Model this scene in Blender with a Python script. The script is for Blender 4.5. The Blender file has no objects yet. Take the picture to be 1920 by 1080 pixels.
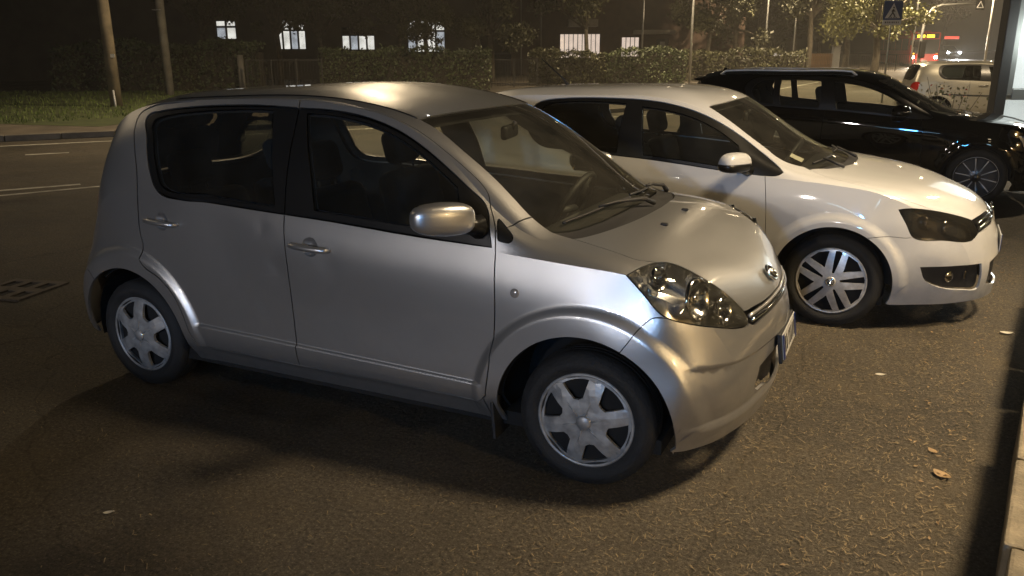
import bpy, bmesh, math, random
import numpy as np
from math import radians, sin, cos, pi
from mathutils import Vector, Matrix
from mathutils.geometry import delaunay_2d_cdt

# lamp powers (W)
E_NEAR, E_ROAD, E_ROAD2, E_LEFT, E_FAR, E_HEAD, E_PANEL, E_WALL1, E_WALL2, E_SIGN, E_HOUSE, E_SIDE, HAZE = 3500., 5200., 4500., 400., 6000., 7000., 80., 450., 1250., 1250., 420., 2400., .0014
random.seed(7); RNG = np.random.default_rng(7)
scene = bpy.context.scene
COL = scene.collection

# ------------------------------------------------------------------ camera
YAW, PITCH, ROLL = 2.0189, -0.2813, -0.0043
CAM = Vector((1.0136, -3.5454, 1.6721))
fw = Vector((cos(PITCH)*cos(YAW), cos(PITCH)*sin(YAW), sin(PITCH)))
rt = Vector((sin(YAW), -cos(YAW), 0)); up = rt.cross(fw)
r2 = cos(ROLL)*rt + sin(ROLL)*up; u2 = -sin(ROLL)*rt + cos(ROLL)*up
cam_data = bpy.data.cameras.new('camera'); cam = bpy.data.objects.new('camera', cam_data); COL.objects.link(cam)
cam.matrix_world = Matrix(((r2.x, u2.x, -fw.x, CAM.x), (r2.y, u2.y, -fw.y, CAM.y), (r2.z, u2.z, -fw.z, CAM.z), (0, 0, 0, 1)))
cam_data.sensor_width = 36; cam_data.lens = 36*1527.36/1920; cam_data.clip_start = .05; cam_data.clip_end = 3000
scene.camera = cam

# ------------------------------------------------------------------ night sky, moonlight, exposure
world = bpy.data.worlds.new('World'); scene.world = world; world.use_nodes = True
wn = world.node_tree; bgn = wn.nodes['Background']
sky = wn.nodes.new('ShaderNodeTexSky'); sky.sky_type = 'NISHITA'; sky.sun_disc = False
sky.sun_elevation = radians(4); sky.sun_rotation = radians(200); sky.dust_density = 4
wn.links.new(sky.outputs[0], bgn.inputs[0]); bgn.inputs[1].default_value = 0.004
sun_d = bpy.data.lights.new('moon', 'SUN'); sun_d.energy = 0.004; sun_d.angle = radians(.5); sun_d.color = (1, .95, .88)
sun_o = bpy.data.objects.new('moon', sun_d); COL.objects.link(sun_o)
sun_o.rotation_euler = (radians(55), 0, radians(200))
scene.view_settings.view_transform = 'Standard'; scene.view_settings.look = 'None'
scene.view_settings.exposure = 0; scene.view_settings.gamma = 1; scene.view_settings.use_curve_mapping = False
cy = scene.cycles
cy.use_denoising = True; cy.use_adaptive_sampling = True; cy.adaptive_threshold = .02; cy.adaptive_min_samples = 12; cy.max_bounces = 6; cy.transparent_max_bounces = 16; cy.glossy_bounces = 3; cy.diffuse_bounces = 2; cy.light_sampling_threshold = .02
cy.transmission_bounces = 4; cy.sample_clamp_indirect = 4; cy.caustics_reflective = False; cy.caustics_refractive = False; cy.volume_bounces = 0

# ------------------------------------------------------------------ materials
def N(nt, t, **kw):
    n = nt.nodes.new(t)
    for k, v in kw.items():
        if k in n.inputs: n.inputs[k].default_value = v
        else: setattr(n, k, v)
    return n
def mat(name, col, rough=.5, metal=0., coat=0., emit=None, estr=0., bump=0., bscale=200., var=0., vscale=3., spec=.5, coat_rough=.03, sheen=0.):
    m = bpy.data.materials.new(name); m.use_nodes = True; nt = m.node_tree; b = nt.nodes['Principled BSDF']
    b.inputs['Base Color'].default_value = (*col, 1); b.inputs['Roughness'].default_value = rough; b.inputs['Metallic'].default_value = metal
    b.inputs['Coat Weight'].default_value = coat; b.inputs['Coat Roughness'].default_value = coat_rough; b.inputs['Specular IOR Level'].default_value = spec
    if emit: b.inputs['Emission Color'].default_value = (*emit, 1); b.inputs['Emission Strength'].default_value = estr
    tc = None
    if var or bump: tc = N(nt, 'ShaderNodeTexCoord')
    if var:
        nz = N(nt, 'ShaderNodeTexNoise', Scale=vscale, Detail=6.); nt.links.new(tc.outputs['Object'], nz.inputs['Vector'])
        mp = N(nt, 'ShaderNodeMapRange'); nt.links.new(nz.outputs[0], mp.inputs[0])
        mp.inputs[1].default_value = .3; mp.inputs[2].default_value = .7; mp.inputs[3].default_value = 1-var; mp.inputs[4].default_value = 1+var
        mx = N(nt, 'ShaderNodeMix', data_type='RGBA', blend_type='MULTIPLY'); mx.inputs[0].default_value = 1
        mx.inputs[6].default_value = (*col, 1); nt.links.new(mp.outputs[0], mx.inputs[7]); nt.links.new(mx.outputs[2], b.inputs['Base Color'])
        m2 = N(nt, 'ShaderNodeMapRange'); nt.links.new(nz.outputs[0], m2.inputs[0]); m2.inputs[3].default_value = max(.02, rough-.12); m2.inputs[4].default_value = min(1, rough+.12)
        nt.links.new(m2.outputs[0], b.inputs['Roughness'])
    if bump:
        nb = N(nt, 'ShaderNodeTexNoise', Scale=bscale, Detail=3.); nt.links.new(tc.outputs['Object'], nb.inputs['Vector'])
        bp = N(nt, 'ShaderNodeBump', Strength=bump, Distance=.01); nt.links.new(nb.outputs[0], bp.inputs['Height']); nt.links.new(bp.outputs[0], b.inputs['Normal'])
    return m
def paint(name, col, metal, rough, flake=0., dirt=.25):
    """car paint: flakes, clear coat, very slight waviness of the panels and road dirt low down"""
    m = bpy.data.materials.new(name); m.use_nodes = True; nt = m.node_tree; b = nt.nodes['Principled BSDF']; L = nt.links.new
    tc = N(nt, 'ShaderNodeTexCoord')
    b.inputs['Metallic'].default_value = metal; b.inputs['Coat Weight'].default_value = 1; b.inputs['Coat Roughness'].default_value = .035
    dn = N(nt, 'ShaderNodeTexNoise', Scale=9., Detail=8., Roughness=.65); L(tc.outputs['Object'], dn.inputs['Vector'])
    sx = N(nt, 'ShaderNodeSeparateXYZ'); L(tc.outputs['Object'], sx.inputs[0])
    hz = N(nt, 'ShaderNodeMapRange'); L(sx.outputs[2], hz.inputs[0]); hz.inputs[1].default_value = .15; hz.inputs[2].default_value = .75; hz.inputs[3].default_value = 1; hz.inputs[4].default_value = .12
    dm = N(nt, 'ShaderNodeMath', operation='MULTIPLY'); L(dn.outputs[0], dm.inputs[0]); L(hz.outputs[0], dm.inputs[1])
    dd = N(nt, 'ShaderNodeMath', operation='MULTIPLY'); L(dm.outputs[0], dd.inputs[0]); dd.inputs[1].default_value = dirt*2
    mx = N(nt, 'ShaderNodeMix', data_type='RGBA'); L(dd.outputs[0], mx.inputs[0]); mx.inputs[6].default_value = (*col, 1); mx.inputs[7].default_value = (.10, .085, .065, 1)
    L(mx.outputs[2], b.inputs['Base Color'])
    rr = N(nt, 'ShaderNodeMath', operation='MULTIPLY_ADD'); L(dd.outputs[0], rr.inputs[0]); rr.inputs[1].default_value = .5; rr.inputs[2].default_value = rough
    L(rr.outputs[0], b.inputs['Roughness'])
    cw = N(nt, 'ShaderNodeMath', operation='MULTIPLY_ADD'); L(dd.outputs[0], cw.inputs[0]); cw.inputs[1].default_value = .35; cw.inputs[2].default_value = .03
    L(cw.outputs[0], b.inputs['Coat Roughness'])
    wv = N(nt, 'ShaderNodeTexNoise', Scale=4., Detail=1.); L(tc.outputs['Object'], wv.inputs['Vector'])
    b1 = N(nt, 'ShaderNodeBump', Strength=.12, Distance=.01); L(wv.outputs[0], b1.inputs['Height'])
    L(b1.outputs[0], b.inputs['Coat Normal'])
    if flake:
        fl = N(nt, 'ShaderNodeTexNoise', Scale=900., Detail=0.); L(tc.outputs['Object'], fl.inputs['Vector'])
        b2 = N(nt, 'ShaderNodeBump', Strength=flake, Distance=.002); L(fl.outputs[0], b2.inputs['Height']); L(b1.outputs[0], b2.inputs['Normal']); L(b2.outputs[0], b.inputs['Normal'])
    else: L(b1.outputs[0], b.inputs['Normal'])
    return m
def glass(name, tint, refl=1.45, rough=.0, dust=.03):
    m = bpy.data.materials.new(name); m.use_nodes = True; nt = m.node_tree; nt.nodes.clear(); L = nt.links.new
    o = N(nt, 'ShaderNodeOutputMaterial'); tr = N(nt, 'ShaderNodeBsdfTransparent'); tr.inputs[0].default_value = (*tint, 1)
    gl = N(nt, 'ShaderNodeBsdfGlossy', Roughness=rough); fr = N(nt, 'ShaderNodeFresnel', IOR=refl)
    mx = N(nt, 'ShaderNodeMixShader'); L(fr.outputs[0], mx.inputs[0]); L(tr.outputs[0], mx.inputs[1]); L(gl.outputs[0], mx.inputs[2])
    tc = N(nt, 'ShaderNodeTexCoord'); nz = N(nt, 'ShaderNodeTexNoise', Scale=6., Detail=8.); L(tc.outputs['Object'], nz.inputs['Vector'])
    mu = N(nt, 'ShaderNodeMath', operation='MULTIPLY'); L(nz.outputs[0], mu.inputs[0]); mu.inputs[1].default_value = dust*2
    df = N(nt, 'ShaderNodeBsdfDiffuse'); df.inputs[0].default_value = (.35, .33, .28, 1)
    m2 = N(nt, 'ShaderNodeMixShader'); L(mu.outputs[0], m2.inputs[0]); L(mx.outputs[0], m2.inputs[1]); L(df.outputs[0], m2.inputs[2]); L(m2.outputs[0], o.inputs[0])
    return m
M = {}
M['silver'] = paint('silver_paint', (.60, .60, .60), .88, .32, .12)
M['white'] = paint('white_paint', (.57, .575, .58), 0., .40, 0, .3)
M['black'] = paint('black_paint', (.003, .003, .0035), 0., .35, 0, .03); M['black'].node_tree.nodes['Principled BSDF'].inputs['Specular IOR Level'].default_value = 0.
M['beige'] = paint('beige_paint', (.38, .36, .30), .5, .38, .08)
M['maroon'] = paint('grey_paint', (.2, .2, .2), .4, .4, .0)
M['glass'] = glass('window_glass', (.90, .92, .86)); M['dark_glass'] = glass('tinted_glass', (.16, .18, .17)); M['ws_glass'] = glass('windscreen_glass', (.88, .91, .84), 1.5, 0, .05)
M['lens'] = glass('headlamp_lens', (.98, .98, .97), 1.5, .0, .03); M['smoke_lens'] = glass('smoked_lens', (.72, .71, .69), 1.5, .0, .03)
M['trim'] = mat('black_trim', (.008, .008, .008), .32, bump=.02, bscale=400, spec=.4); M['plastic'] = mat('black_plastic', (.018, .018, .019), .55, bump=.2, bscale=600)
M['inner'] = mat('dark_lining', (.006, .006, .006), .9); M['seat'] = mat('seat_cloth', (.012, .012, .013), .95, bump=.3, bscale=500)
M['rubber'] = mat('tyre_rubber', (.012, .012, .012), .75, bump=.3, bscale=120, var=.3, vscale=20); M['cap'] = mat('hubcap_silver', (.33, .33, .325), .42, .35, .2, var=.32, vscale=22)
M['cap2'] = mat('hubcap_bright', (.58, .57, .55), .36, .4, .3, var=.2, vscale=25); M['alloy_dark'] = mat('alloy_dark', (.05, .05, .05), .3, .6, .4); M['alloy'] = mat('alloy_bright', (.7, .7, .7), .35, .35)
M['chrome'] = mat('chrome', (.75, .75, .74), .08, 1.); M['reflector'] = mat('reflector', (.88, .88, .86), .12, 1., var=.1, vscale=30); M['bowl'] = mat('lamp_bowl', (.80, .80, .78), .22, .85)
M['darkbowl'] = mat('dark_lamp_bowl', (.03, .029, .028), .25, .3, .5); M['bowl2'] = mat('smoked_lamp_bowl', (.07, .068, .065), .2, .6, .6); M['amber'] = mat('amber_bulb', (.7, .3, .04), .3); M['red_lens'] = mat('red_lens', (.35, .012, .008), .12, 0, 1.)
M['plate'] = mat('plate_white', (.42, .42, .41), .4, 0, .2, var=.15, vscale=20); M['plate_blue'] = mat('plate_blue', (.005, .02, .12), .35, 0, .3)
M['amber_lens'] = mat('clear_indicator', (.30, .27, .24), .15, 0, 1.)
M['paper'] = mat('paper', (.55, .52, .44), .7); M['mirror'] = mat('mirror_glass', (.8, .8, .8), .02, 1.)

# ------------------------------------------------------------------ mesh helpers
def obj(name, me, parent=None, m=None):
    o = bpy.data.objects.new(name, me); COL.objects.link(o)
    if parent is not None: o.parent = parent
    if m is not None:
        for x in (m if isinstance(m, (list, tuple)) else [m]): me.materials.append(M[x] if isinstance(x, str) else x)
    return o
def pyd(name, v, f, m, parent=None, smooth=False):
    me = bpy.data.meshes.new(name); me.from_pydata([tuple(map(float, a)) for a in v], [], [tuple(map(int, a)) for a in f]); me.update()
    if smooth: me.polygons.foreach_set('use_smooth', [True]*len(me.polygons))
    return obj(name, me, parent, m)
def welded(name, v, f, m, parent=None):
    bm = bmesh.new(); vs = [bm.verts.new(a) for a in v]
    for q in f:
        try: bm.faces.new([vs[i] for i in q])
        except ValueError: pass
    bmesh.ops.remove_doubles(bm, verts=bm.verts, dist=2e-4); bmesh.ops.delete(bm, geom=[a for a in bm.verts if not a.link_faces], context='VERTS'); return bmo(name, bm, m, parent)
def bmo(name, bm, m, parent=None, smooth=False):
    me = bpy.data.meshes.new(name); bm.to_mesh(me); bm.free()
    if smooth: me.polygons.foreach_set('use_smooth', [True]*len(me.polygons))
    return obj(name, me, parent, m)
def empty(name, loc=(0, 0, 0), rz=0, parent=None, label=None, cat=None, group=None):
    o = bpy.data.objects.new(name, None); COL.objects.link(o); o.location = loc; o.rotation_euler = (0, 0, rz); o.empty_display_size = .1
    if parent is not None: o.parent = parent
    return tag(o, label, cat, group)
def tag(o, label=None, cat=None, group=None, kind=None):
    if label: o['label'] = label
    if cat: o['category'] = cat
    if group: o['group'] = group
    if kind: o['kind'] = kind
    return o
def box(bm, c, s, rot=None, bev=0., seg=2):
    r = bmesh.ops.create_cube(bm, size=1)['verts']
    bmesh.ops.scale(bm, vec=s, verts=r)
    if bev:
        es = list({e for v in r for e in v.link_edges})
        g = bmesh.ops.bevel(bm, geom=es, offset=bev, segments=seg, affect='EDGES', profile=.5); r = list({v for f in g['faces'] for v in f.verts} | {v for v in r if v.is_valid})
    if rot is not None: bmesh.ops.rotate(bm, cent=(0, 0, 0), matrix=rot, verts=r)
    bmesh.ops.translate(bm, vec=c, verts=r)
def boxo(name, c, s, m, parent=None, rot=None, bev=0., seg=2, smooth=False):
    bm = bmesh.new(); box(bm, c, s, rot, bev, seg); return bmo(name, bm, m, parent, smooth)
def tube_mesh(pts, rad, n=10, caps=True):
    """tube through points; rad number or list"""
    pts = [Vector(a) for a in pts]; k = len(pts); rad = [rad]*k if not hasattr(rad, '__len__') else rad
    V, F = [], []; ref = None
    for i, a in enumerate(pts):
        t = (pts[min(i+1, k-1)]-pts[max(i-1, 0)]).normalized()
        if ref is None: ref = t.orthogonal().normalized()
        ref = (ref-t*ref.dot(t)).normalized(); b = t.cross(ref)
        for j in range(n):
            w = 2*pi*j/n; V.append(a+(ref*cos(w)+b*sin(w))*rad[i])
    for i in range(k-1):
        for j in range(n):
            F.append((i*n+j, i*n+(j+1) % n, (i+1)*n+(j+1) % n, (i+1)*n+j))
    if caps: F.append(tuple(range(n))[::-1]); F.append(tuple(range((k-1)*n, k*n)))
    return V, F
def tube(name, pts, rad, m, parent=None, n=10): V, F = tube_mesh(pts, rad, n); return pyd(name, V, F, m, parent, True)
def join(parts):
    V, F = [], []
    for v, f in parts:
        b = len(V); V += list(v); F += [tuple(i+b for i in q) for q in f]
    return V, F
def lathe(prof, n=48, axis='y'):
    """prof: (r, h) pairs revolved about the axis"""
    V, F = [], []; k = len(prof)
    for i in range(n):
        w = 2*pi*i/n
        for r, h in prof: V.append((r*cos(w), h, r*sin(w)) if axis == 'y' else (r*cos(w), r*sin(w), h))
    for i in range(n):
        for j in range(k-1):
            a = i*k+j; b = ((i+1) % n)*k+j
            F.append((a, b, b+1, a+1) if axis == 'z' else (a, a+1, b+1, b))
    return V, F
def inside(poly, pts):
    x, y = pts[:, 0], pts[:, 1]; r = np.zeros(len(pts), bool); n = len(poly); j = n-1
    for i in range(n):
        xi, yi = poly[i]; xj, yj = poly[j]
        c = ((yi > y) != (yj > y)) & (x < (xj-xi)*(y-yi)/((yj-yi) or 1e-12)+xi); r ^= c; j = i
    return r
def plate(outer, holes, h, zf, thick):
    """flat sheet with holes, lifted by zf(x,y), with edge walls of depth thick; returns verts in (x,y,z)"""
    loops = [np.array(outer, float)]+[np.array(a, float) for a in holes]
    P = []; E = []
    for lp in loops:
        b = len(P); P += [tuple(a) for a in lp]; E += [(b+i, b+(i+1) % len(lp)) for i in range(len(lp))]
    mn, mx = loops[0].min(0), loops[0].max(0)
    if h:
        g = np.stack(np.meshgrid(np.arange(mn[0], mx[0], h), np.arange(mn[1], mx[1], h)), -1).reshape(-1, 2)
        k = inside(loops[0], g)
        for a in loops[1:]: k &= ~inside(a, g)
        allp = np.array(P)
        g = g[k]; g = g[[np.min(((allp-q)**2).sum(1)) > (.4*h)**2 for q in g]] if len(g) else g
        P += [tuple(a) for a in g]
    v, e, f, *_ = delaunay_2d_cdt([Vector(a) for a in P], E, [], 0, 1e-7)
    v = np.array([(a.x, a.y) for a in v]); cen = np.array([v[list(t)].mean(0) for t in f]); k = inside(loops[0], cen)
    for a in loops[1:]: k &= ~inside(a, cen)
    F = [tuple(f[i]) for i in np.where(k)[0]]
    z = zf(v[:, 0], v[:, 1]); V = [tuple(a) for a in np.c_[v, z]]
    cnt = {}
    for t in F:
        for i in range(3): q = (t[i], t[(i+1) % 3]); cnt[q] = 1
    for (a, b) in list(cnt):
        if (b, a) not in cnt:
            i = len(V); V += [V[a], V[b], (V[b][0], V[b][1], V[b][2]-thick), (V[a][0], V[a][1], V[a][2]-thick)]; F.append((i+1, i, i+3, i+2))
    return V, F
# ---------------------------------------------------------------- lofted car skin
def spl_matrix(t):
    """natural cubic spline: second derivatives M = D @ values at knots t"""
    n=len(t); h=np.diff(t); A=np.eye(n); B=np.zeros((n,n))
    for i in range(1,n-1):
        A[i,i-1]=h[i-1]; A[i,i]=2*(h[i-1]+h[i]); A[i,i+1]=h[i]
        B[i,i-1]=6/h[i-1]; B[i,i]=-6/h[i-1]-6/h[i]; B[i,i+1]=6/h[i]
    return np.linalg.solve(A,B)
def spl_basis(t,D,x):
    """rows of weights on knot values for positions x"""
    x=np.clip(np.asarray(x,float),t[0],t[-1]); n=len(t)
    k=np.clip(np.searchsorted(t,x,side='right')-1,0,n-2)
    h=t[k+1]-t[k]; a=(t[k+1]-x)/h; b=1-a
    W=np.zeros((len(x),n)); r=np.arange(len(x))
    W[r,k]+=a; W[r,k+1]+=b
    W+=((a**3-a)*h*h/6)[:,None]*D[k]+((b**3-b)*h*h/6)[:,None]*D[k+1]
    return W
class Skin:
    """half body, y>=0; net[station][line]=(x,y,z); creases = line indices with a sharp ridge; last line is the centre line"""
    def __init__(s,net,creases,disp=None):
        s.net=np.array(net,float); nS,nL,_=s.net.shape; s.disp=disp
        ds=np.linalg.norm(np.diff(s.net,axis=0),axis=2); w=np.sort(ds,axis=1)[:,nL//3:].mean(1)
        s.t=np.r_[0,np.cumsum(w)]
        dv=np.linalg.norm(np.diff(s.net,axis=1),axis=2).mean(0); s.v=np.r_[0,np.cumsum(dv)]
        s.Ds=spl_matrix(s.t)
        cut=[0]+list(creases)+[nL-1]; s.seg=[]
        for a,b in zip(cut[:-1],cut[1:]):
            if b==nL-1:   # mirror over the centre line
                idx=list(range(a,nL)); m=idx[-2::-1]
                tv=np.r_[s.v[a:],2*s.v[-1]-s.v[m]]; D=spl_matrix(tv); sg=True
                s.seg.append((a,b,idx,m,tv,D))
            else:
                idx=list(range(a,b+1)); tv=s.v[a:b+1]; s.seg.append((a,b,idx,[],tv,spl_matrix(tv)))
        s.T=s.t[-1]; s.V=s.v[-1]; s.cv=[s.v[c] for c in creases]
        gu=np.linspace(0,s.T,120); gv=np.linspace(0,s.V,80)
        s.G=np.stack(np.meshgrid(gu,gv,indexing='ij'),-1).reshape(-1,2); s.GP=s.P(s.G)
    def P0(s,uv):
        uv=np.atleast_2d(uv); Ws=spl_basis(s.t,s.Ds,uv[:,0]); out=np.zeros((len(uv),3)); v=np.clip(uv[:,1],0,s.V)
        for a,b,idx,m,tv,D in s.seg:
            k=(v>=s.v[a])&((v<s.v[b]) if b<len(s.v)-1 else (v<=s.v[b]+1e-9))
            if not k.any(): continue
            Wv=spl_basis(tv,D,v[k]); N=s.net[:,idx]
            if m:
                Nm=s.net[:,m]*np.array([1,-1,1.]); N=np.concatenate([N,Nm],1)
            A=(Ws[k]@N.reshape(N.shape[0],-1)).reshape(-1,N.shape[1],3); out[k]=(Wv[:,:,None]*A).sum(1)
        return out
    def P(s,uv):
        p=s.P0(uv)
        return s.disp(p) if s.disp is not None else p
    def N(s,uv,e=.003):
        uv=np.atleast_2d(uv)
        a=s.P(np.c_[np.clip(uv[:,0]+e,0,s.T),uv[:,1]])-s.P(np.c_[np.clip(uv[:,0]-e,0,s.T),uv[:,1]])
        b=s.P(np.c_[uv[:,0],np.clip(uv[:,1]+e,0,s.V)])-s.P(np.c_[uv[:,0],np.clip(uv[:,1]-e,0,s.V)])
        n=np.cross(a,b); return n/np.maximum(np.linalg.norm(n,axis=1),1e-12)[:,None]*s.sgn()
    def sgn(s):
        if not hasattr(s,'_sg'):
            e=.01; uv=np.array([[s.T*.5,s.v[3]]])
            a=s.P(uv+[e,0])-s.P(uv-[e,0]); b=s.P(uv+[0,e])-s.P(uv-[0,e]); s._sg=1. if np.cross(a,b)[0,1]>0 else -1.
        return s._sg
    def find(s,Q,w=(1,1,1)):
        """closest (u,v) for 3D points Q (w weighs the axes)"""
        Q=np.atleast_2d(np.array(Q,float)); w=np.array(w,float); out=[]
        g=s.GP*w; g2=(g*g).sum(1); q=Q*w; uv=s.G[np.argmin(g2[None]-2*q@g.T,axis=1)]; e=1e-3
        for _ in range(7):
            p=s.P(uv); r=(p-Q)*w
            a=(s.P(uv+[e,0])-p)/e*w; b=(s.P(uv+[0,e])-p)/e*w
            A=(a*a).sum(1)+1e-9; B=(a*b).sum(1); C=(b*b).sum(1)+1e-9; d=A*C-B*B+1e-12
            ra=(a*r).sum(1); rb=(b*r).sum(1)
            st=np.c_[-(C*ra-B*rb)/d,-(A*rb-B*ra)/d]; l=np.linalg.norm(st,axis=1)
            st*=np.minimum(1,.05/np.maximum(l,1e-9))[:,None]
            uv=np.clip(uv+st,[0,0],[s.T,s.V])
        return uv
def spline(pts, step, closed=False, corners=()):
    """dense polyline through points (centripetal-like Catmull-Rom, broken at corner indices)"""
    P = np.array(pts, float); n = len(P)
    if n < 3: corners = ()
    out = []
    rng = range(n if closed else n-1)
    for i in rng:
        a, b = P[i], P[(i+1) % n]
        pa = P[(i-1) % n] if (closed or i > 0) and i not in corners else a-(b-a)
        j = (i+1) % n; nb = P[(i+2) % n] if (closed or i+2 < n) and j not in corners else b+(b-a)
        l = np.linalg.norm(b-a); k = max(1, int(np.ceil(l/step)))
        la = max(np.linalg.norm(a-pa), 1e-6); lb = max(np.linalg.norm(nb-b), 1e-6)
        ta = ((a-pa)/la*l+(b-a))*.5; tb = ((nb-b)/lb*l+(b-a))*.5
        for q in range(k):
            t = q/k; out.append((2*t**3-3*t*t+1)*a+(t**3-2*t*t+t)*ta+(-2*t**3+3*t*t)*b+(t**3-t*t)*tb)
    if not closed: out.append(P[-1])
    return np.array(out)

class CarBody:
    def __init__(s, S, h, parent, gap=.0022):
        s.S, s.h, s.root, s.gap = S, h, parent, gap; s.P = []; s.E = []; s.sep = []
        T, V = S.T, S.V
        def edge(a, b):
            k = int(max(2, np.linalg.norm(np.subtract(b, a))/h)); return [tuple(np.array(a)+(np.array(b)-np.array(a))*i/k) for i in range(k+1)]
        for a, b in (((0, 0), (T, 0)), ((T, 0), (T, V)), ((T, V), (0, V)), ((0, V), (0, 0))): s.poly(edge(a, b), False)
        for c in S.cv: s.poly(edge((0, c), (T, c)), False)
    def poly(s, uv, sep=True, closed=False):
        b = len(s.P); n = len(uv); s.P += [tuple(map(float, a)) for a in uv]
        for i in range(n if closed else n-1): s.E.append((b+i, b+(i+1) % n)); s.sep.append(sep)
    def curve(s, pts, closed=False, sep=True, corners=(), w=(1, 1, 1), step=None):
        Q = spline(pts, step or s.h*.7, closed, corners); uv = s.S.find(Q, w)
        s.poly(uv, sep, closed); return uv
    def arch(s, wx, wz, r, zmin, sep=True, a0=-40, a1=220):
        """wheel arch circle seen from the side, ending on the sill edge"""
        a = np.radians(np.linspace(a0, a1, 90)); Q = np.c_[wx+r*np.cos(a), 0*a+.82, wz+r*np.sin(a)]; k = Q[:, 2] > zmin
        Q = Q[k]; uv = s.S.find(Q, (1, .05, 1))
        if sep or True:
            uv = np.concatenate([[[uv[0, 0], 0.]], uv, [[uv[-1, 0], 0.]]])
        s.poly(uv, sep)
    def solve(s, seeds):
        """seeds: list of (region, [points])"""
        S, h = s.S, s.h
        gu, gv = np.arange(h/2, S.T, h), np.arange(h/2, S.V, h)
        g = np.stack(np.meshgrid(gu, gv, indexing='ij'), -1).reshape(-1, 2); cur = np.array(s.P)
        cell = {}
        for q in cur: cell.setdefault((int(q[0]/h), int(q[1]/h)), []).append(q)
        keep = []
        for q in g:
            i, j = int(q[0]/h), int(q[1]/h); ok = True
            for di in (-1, 0, 1):
                for dj in (-1, 0, 1):
                    for c in cell.get((i+di, j+dj), ()):
                        if (c[0]-q[0])**2+(c[1]-q[1])**2 < (.45*h)**2: ok = False; break
            keep.append(ok)
        pts = s.P+[tuple(q) for q in g[np.array(keep)]]
        v, e, f, _, oe, _ = delaunay_2d_cdt([Vector(q) for q in pts], s.E, [], 0, 1e-6)
        s.uv = np.array([(a.x, a.y) for a in v]); s.F = np.array([tuple(t) for t in f])
        sepset = set()
        for ed, o in zip(e, oe):
            if any(i < len(s.sep) and s.sep[i] for i in o): sepset.add((min(ed), max(ed)))
        e2t = {}
        for t, fc in enumerate(s.F):
            for i in range(3):
                a, b = fc[i], fc[(i+1) % 3]; e2t.setdefault((min(a, b), max(a, b)), []).append(t)
        reg = -np.ones(len(s.F), int); names = []
        cen = s.uv[s.F].mean(1)
        for r, pl in seeds:
            if r not in names: names.append(r)
            ri = names.index(r)
            for q in S.find(pl):
                # triangle holding the seed
                A, B, C = s.uv[s.F[:, 0]], s.uv[s.F[:, 1]], s.uv[s.F[:, 2]]
                def cr(a, b): return (b[:, 0]-a[:, 0])*(q[1]-a[:, 1])-(b[:, 1]-a[:, 1])*(q[0]-a[:, 0])
                d1, d2, d3 = cr(A, B), cr(B, C), cr(C, A); k = np.where(((d1 >= 0) & (d2 >= 0) & (d3 >= 0)) | ((d1 <= 0) & (d2 <= 0) & (d3 <= 0)))[0]
                t0 = k[0] if len(k) else np.argmin(((cen-q)**2).sum(1))
                if reg[t0] >= 0:
                    if reg[t0] != ri: print('SEED CLASH', r, names[reg[t0]])
                    continue
                st = [t0]; reg[t0] = ri
                while st:
                    t = st.pop(); fc = s.F[t]
                    for i in range(3):
                        a, b = fc[i], fc[(i+1) % 3]; k2 = (min(a, b), max(a, b))
                        if k2 in sepset: continue
                        for n in e2t[k2]:
                            if reg[n] < 0: reg[n] = ri; st.append(n)
        s.reg, s.names, s.e2t = reg, names, e2t
        return s
    def geo(s, names, off=0., lip=.012, shrink=True, flip=False):
        """verts, faces, corner normals of the given regions"""
        S = s.S; idx = [s.names.index(n) for n in names]; T = np.where(np.isin(s.reg, idx))[0]
        inT = set(T.tolist()); used = np.unique(s.F[T]); mp = {int(a): i for i, a in enumerate(used)}
        uv = s.uv[used].copy(); F = np.array([[mp[int(a)] for a in fc] for fc in s.F[T]])
        bd = []; push = np.zeros((len(used), 2))
        for t in T:
            fc = s.F[t]
            for i in range(3):
                a, b, c = int(fc[i]), int(fc[(i+1) % 3]), int(fc[(i+2) % 3]); nb = s.e2t[(min(a, b), max(a, b))]
                if all(x in inT for x in nb) and len(nb) > 1: continue
                if len(nb) == 1 and abs(s.uv[a][1]-S.V) < 1e-6 and abs(s.uv[b][1]-S.V) < 1e-6: continue   # centre line
                bd.append((mp[a], mp[b]))
                if len(nb) == 1: continue
                d = s.uv[b]-s.uv[a]; n = np.array([-d[1], d[0]]); n /= max(np.linalg.norm(n), 1e-9)
                if n@(s.uv[c]-s.uv[a]) < 0: n = -n
                push[mp[a]] += n; push[mp[b]] += n
        l = np.linalg.norm(push, axis=1); k = l > 1e-6
        if shrink: uv[k] += push[k]/l[k][:, None]*s.gap
        uv[:, 1] = np.clip(uv[:, 1], 0, S.V)
        cl = np.abs(s.uv[used][:, 1]-S.V) < 1e-6; uv[cl, 1] = S.V
        P = S.P(uv); Nv = S.N(uv)
        cen = uv[F].mean(1)[:, None, :]; q = uv[F]; d = cen-q; dl = np.linalg.norm(d, axis=2, keepdims=True)
        q = q+d*np.minimum(.5, .005/np.maximum(dl, 1e-9)); CN = S.N(q.reshape(-1, 2), .002).reshape(-1, 3, 3)
        P = P+Nv*off; P[cl, 1] = 0
        # winding outward
        fn = np.cross(P[F[:, 1]]-P[F[:, 0]], P[F[:, 2]]-P[F[:, 0]]); sw = (fn*CN.mean(1)).sum(1) < 0
        F[sw] = F[sw][:, ::-1]; CN[sw] = CN[sw][:, ::-1]
        V = [tuple(a) for a in P]; FF = [tuple(a) for a in F]; NN = [tuple(n) for fc in CN for n in fc]
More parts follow.
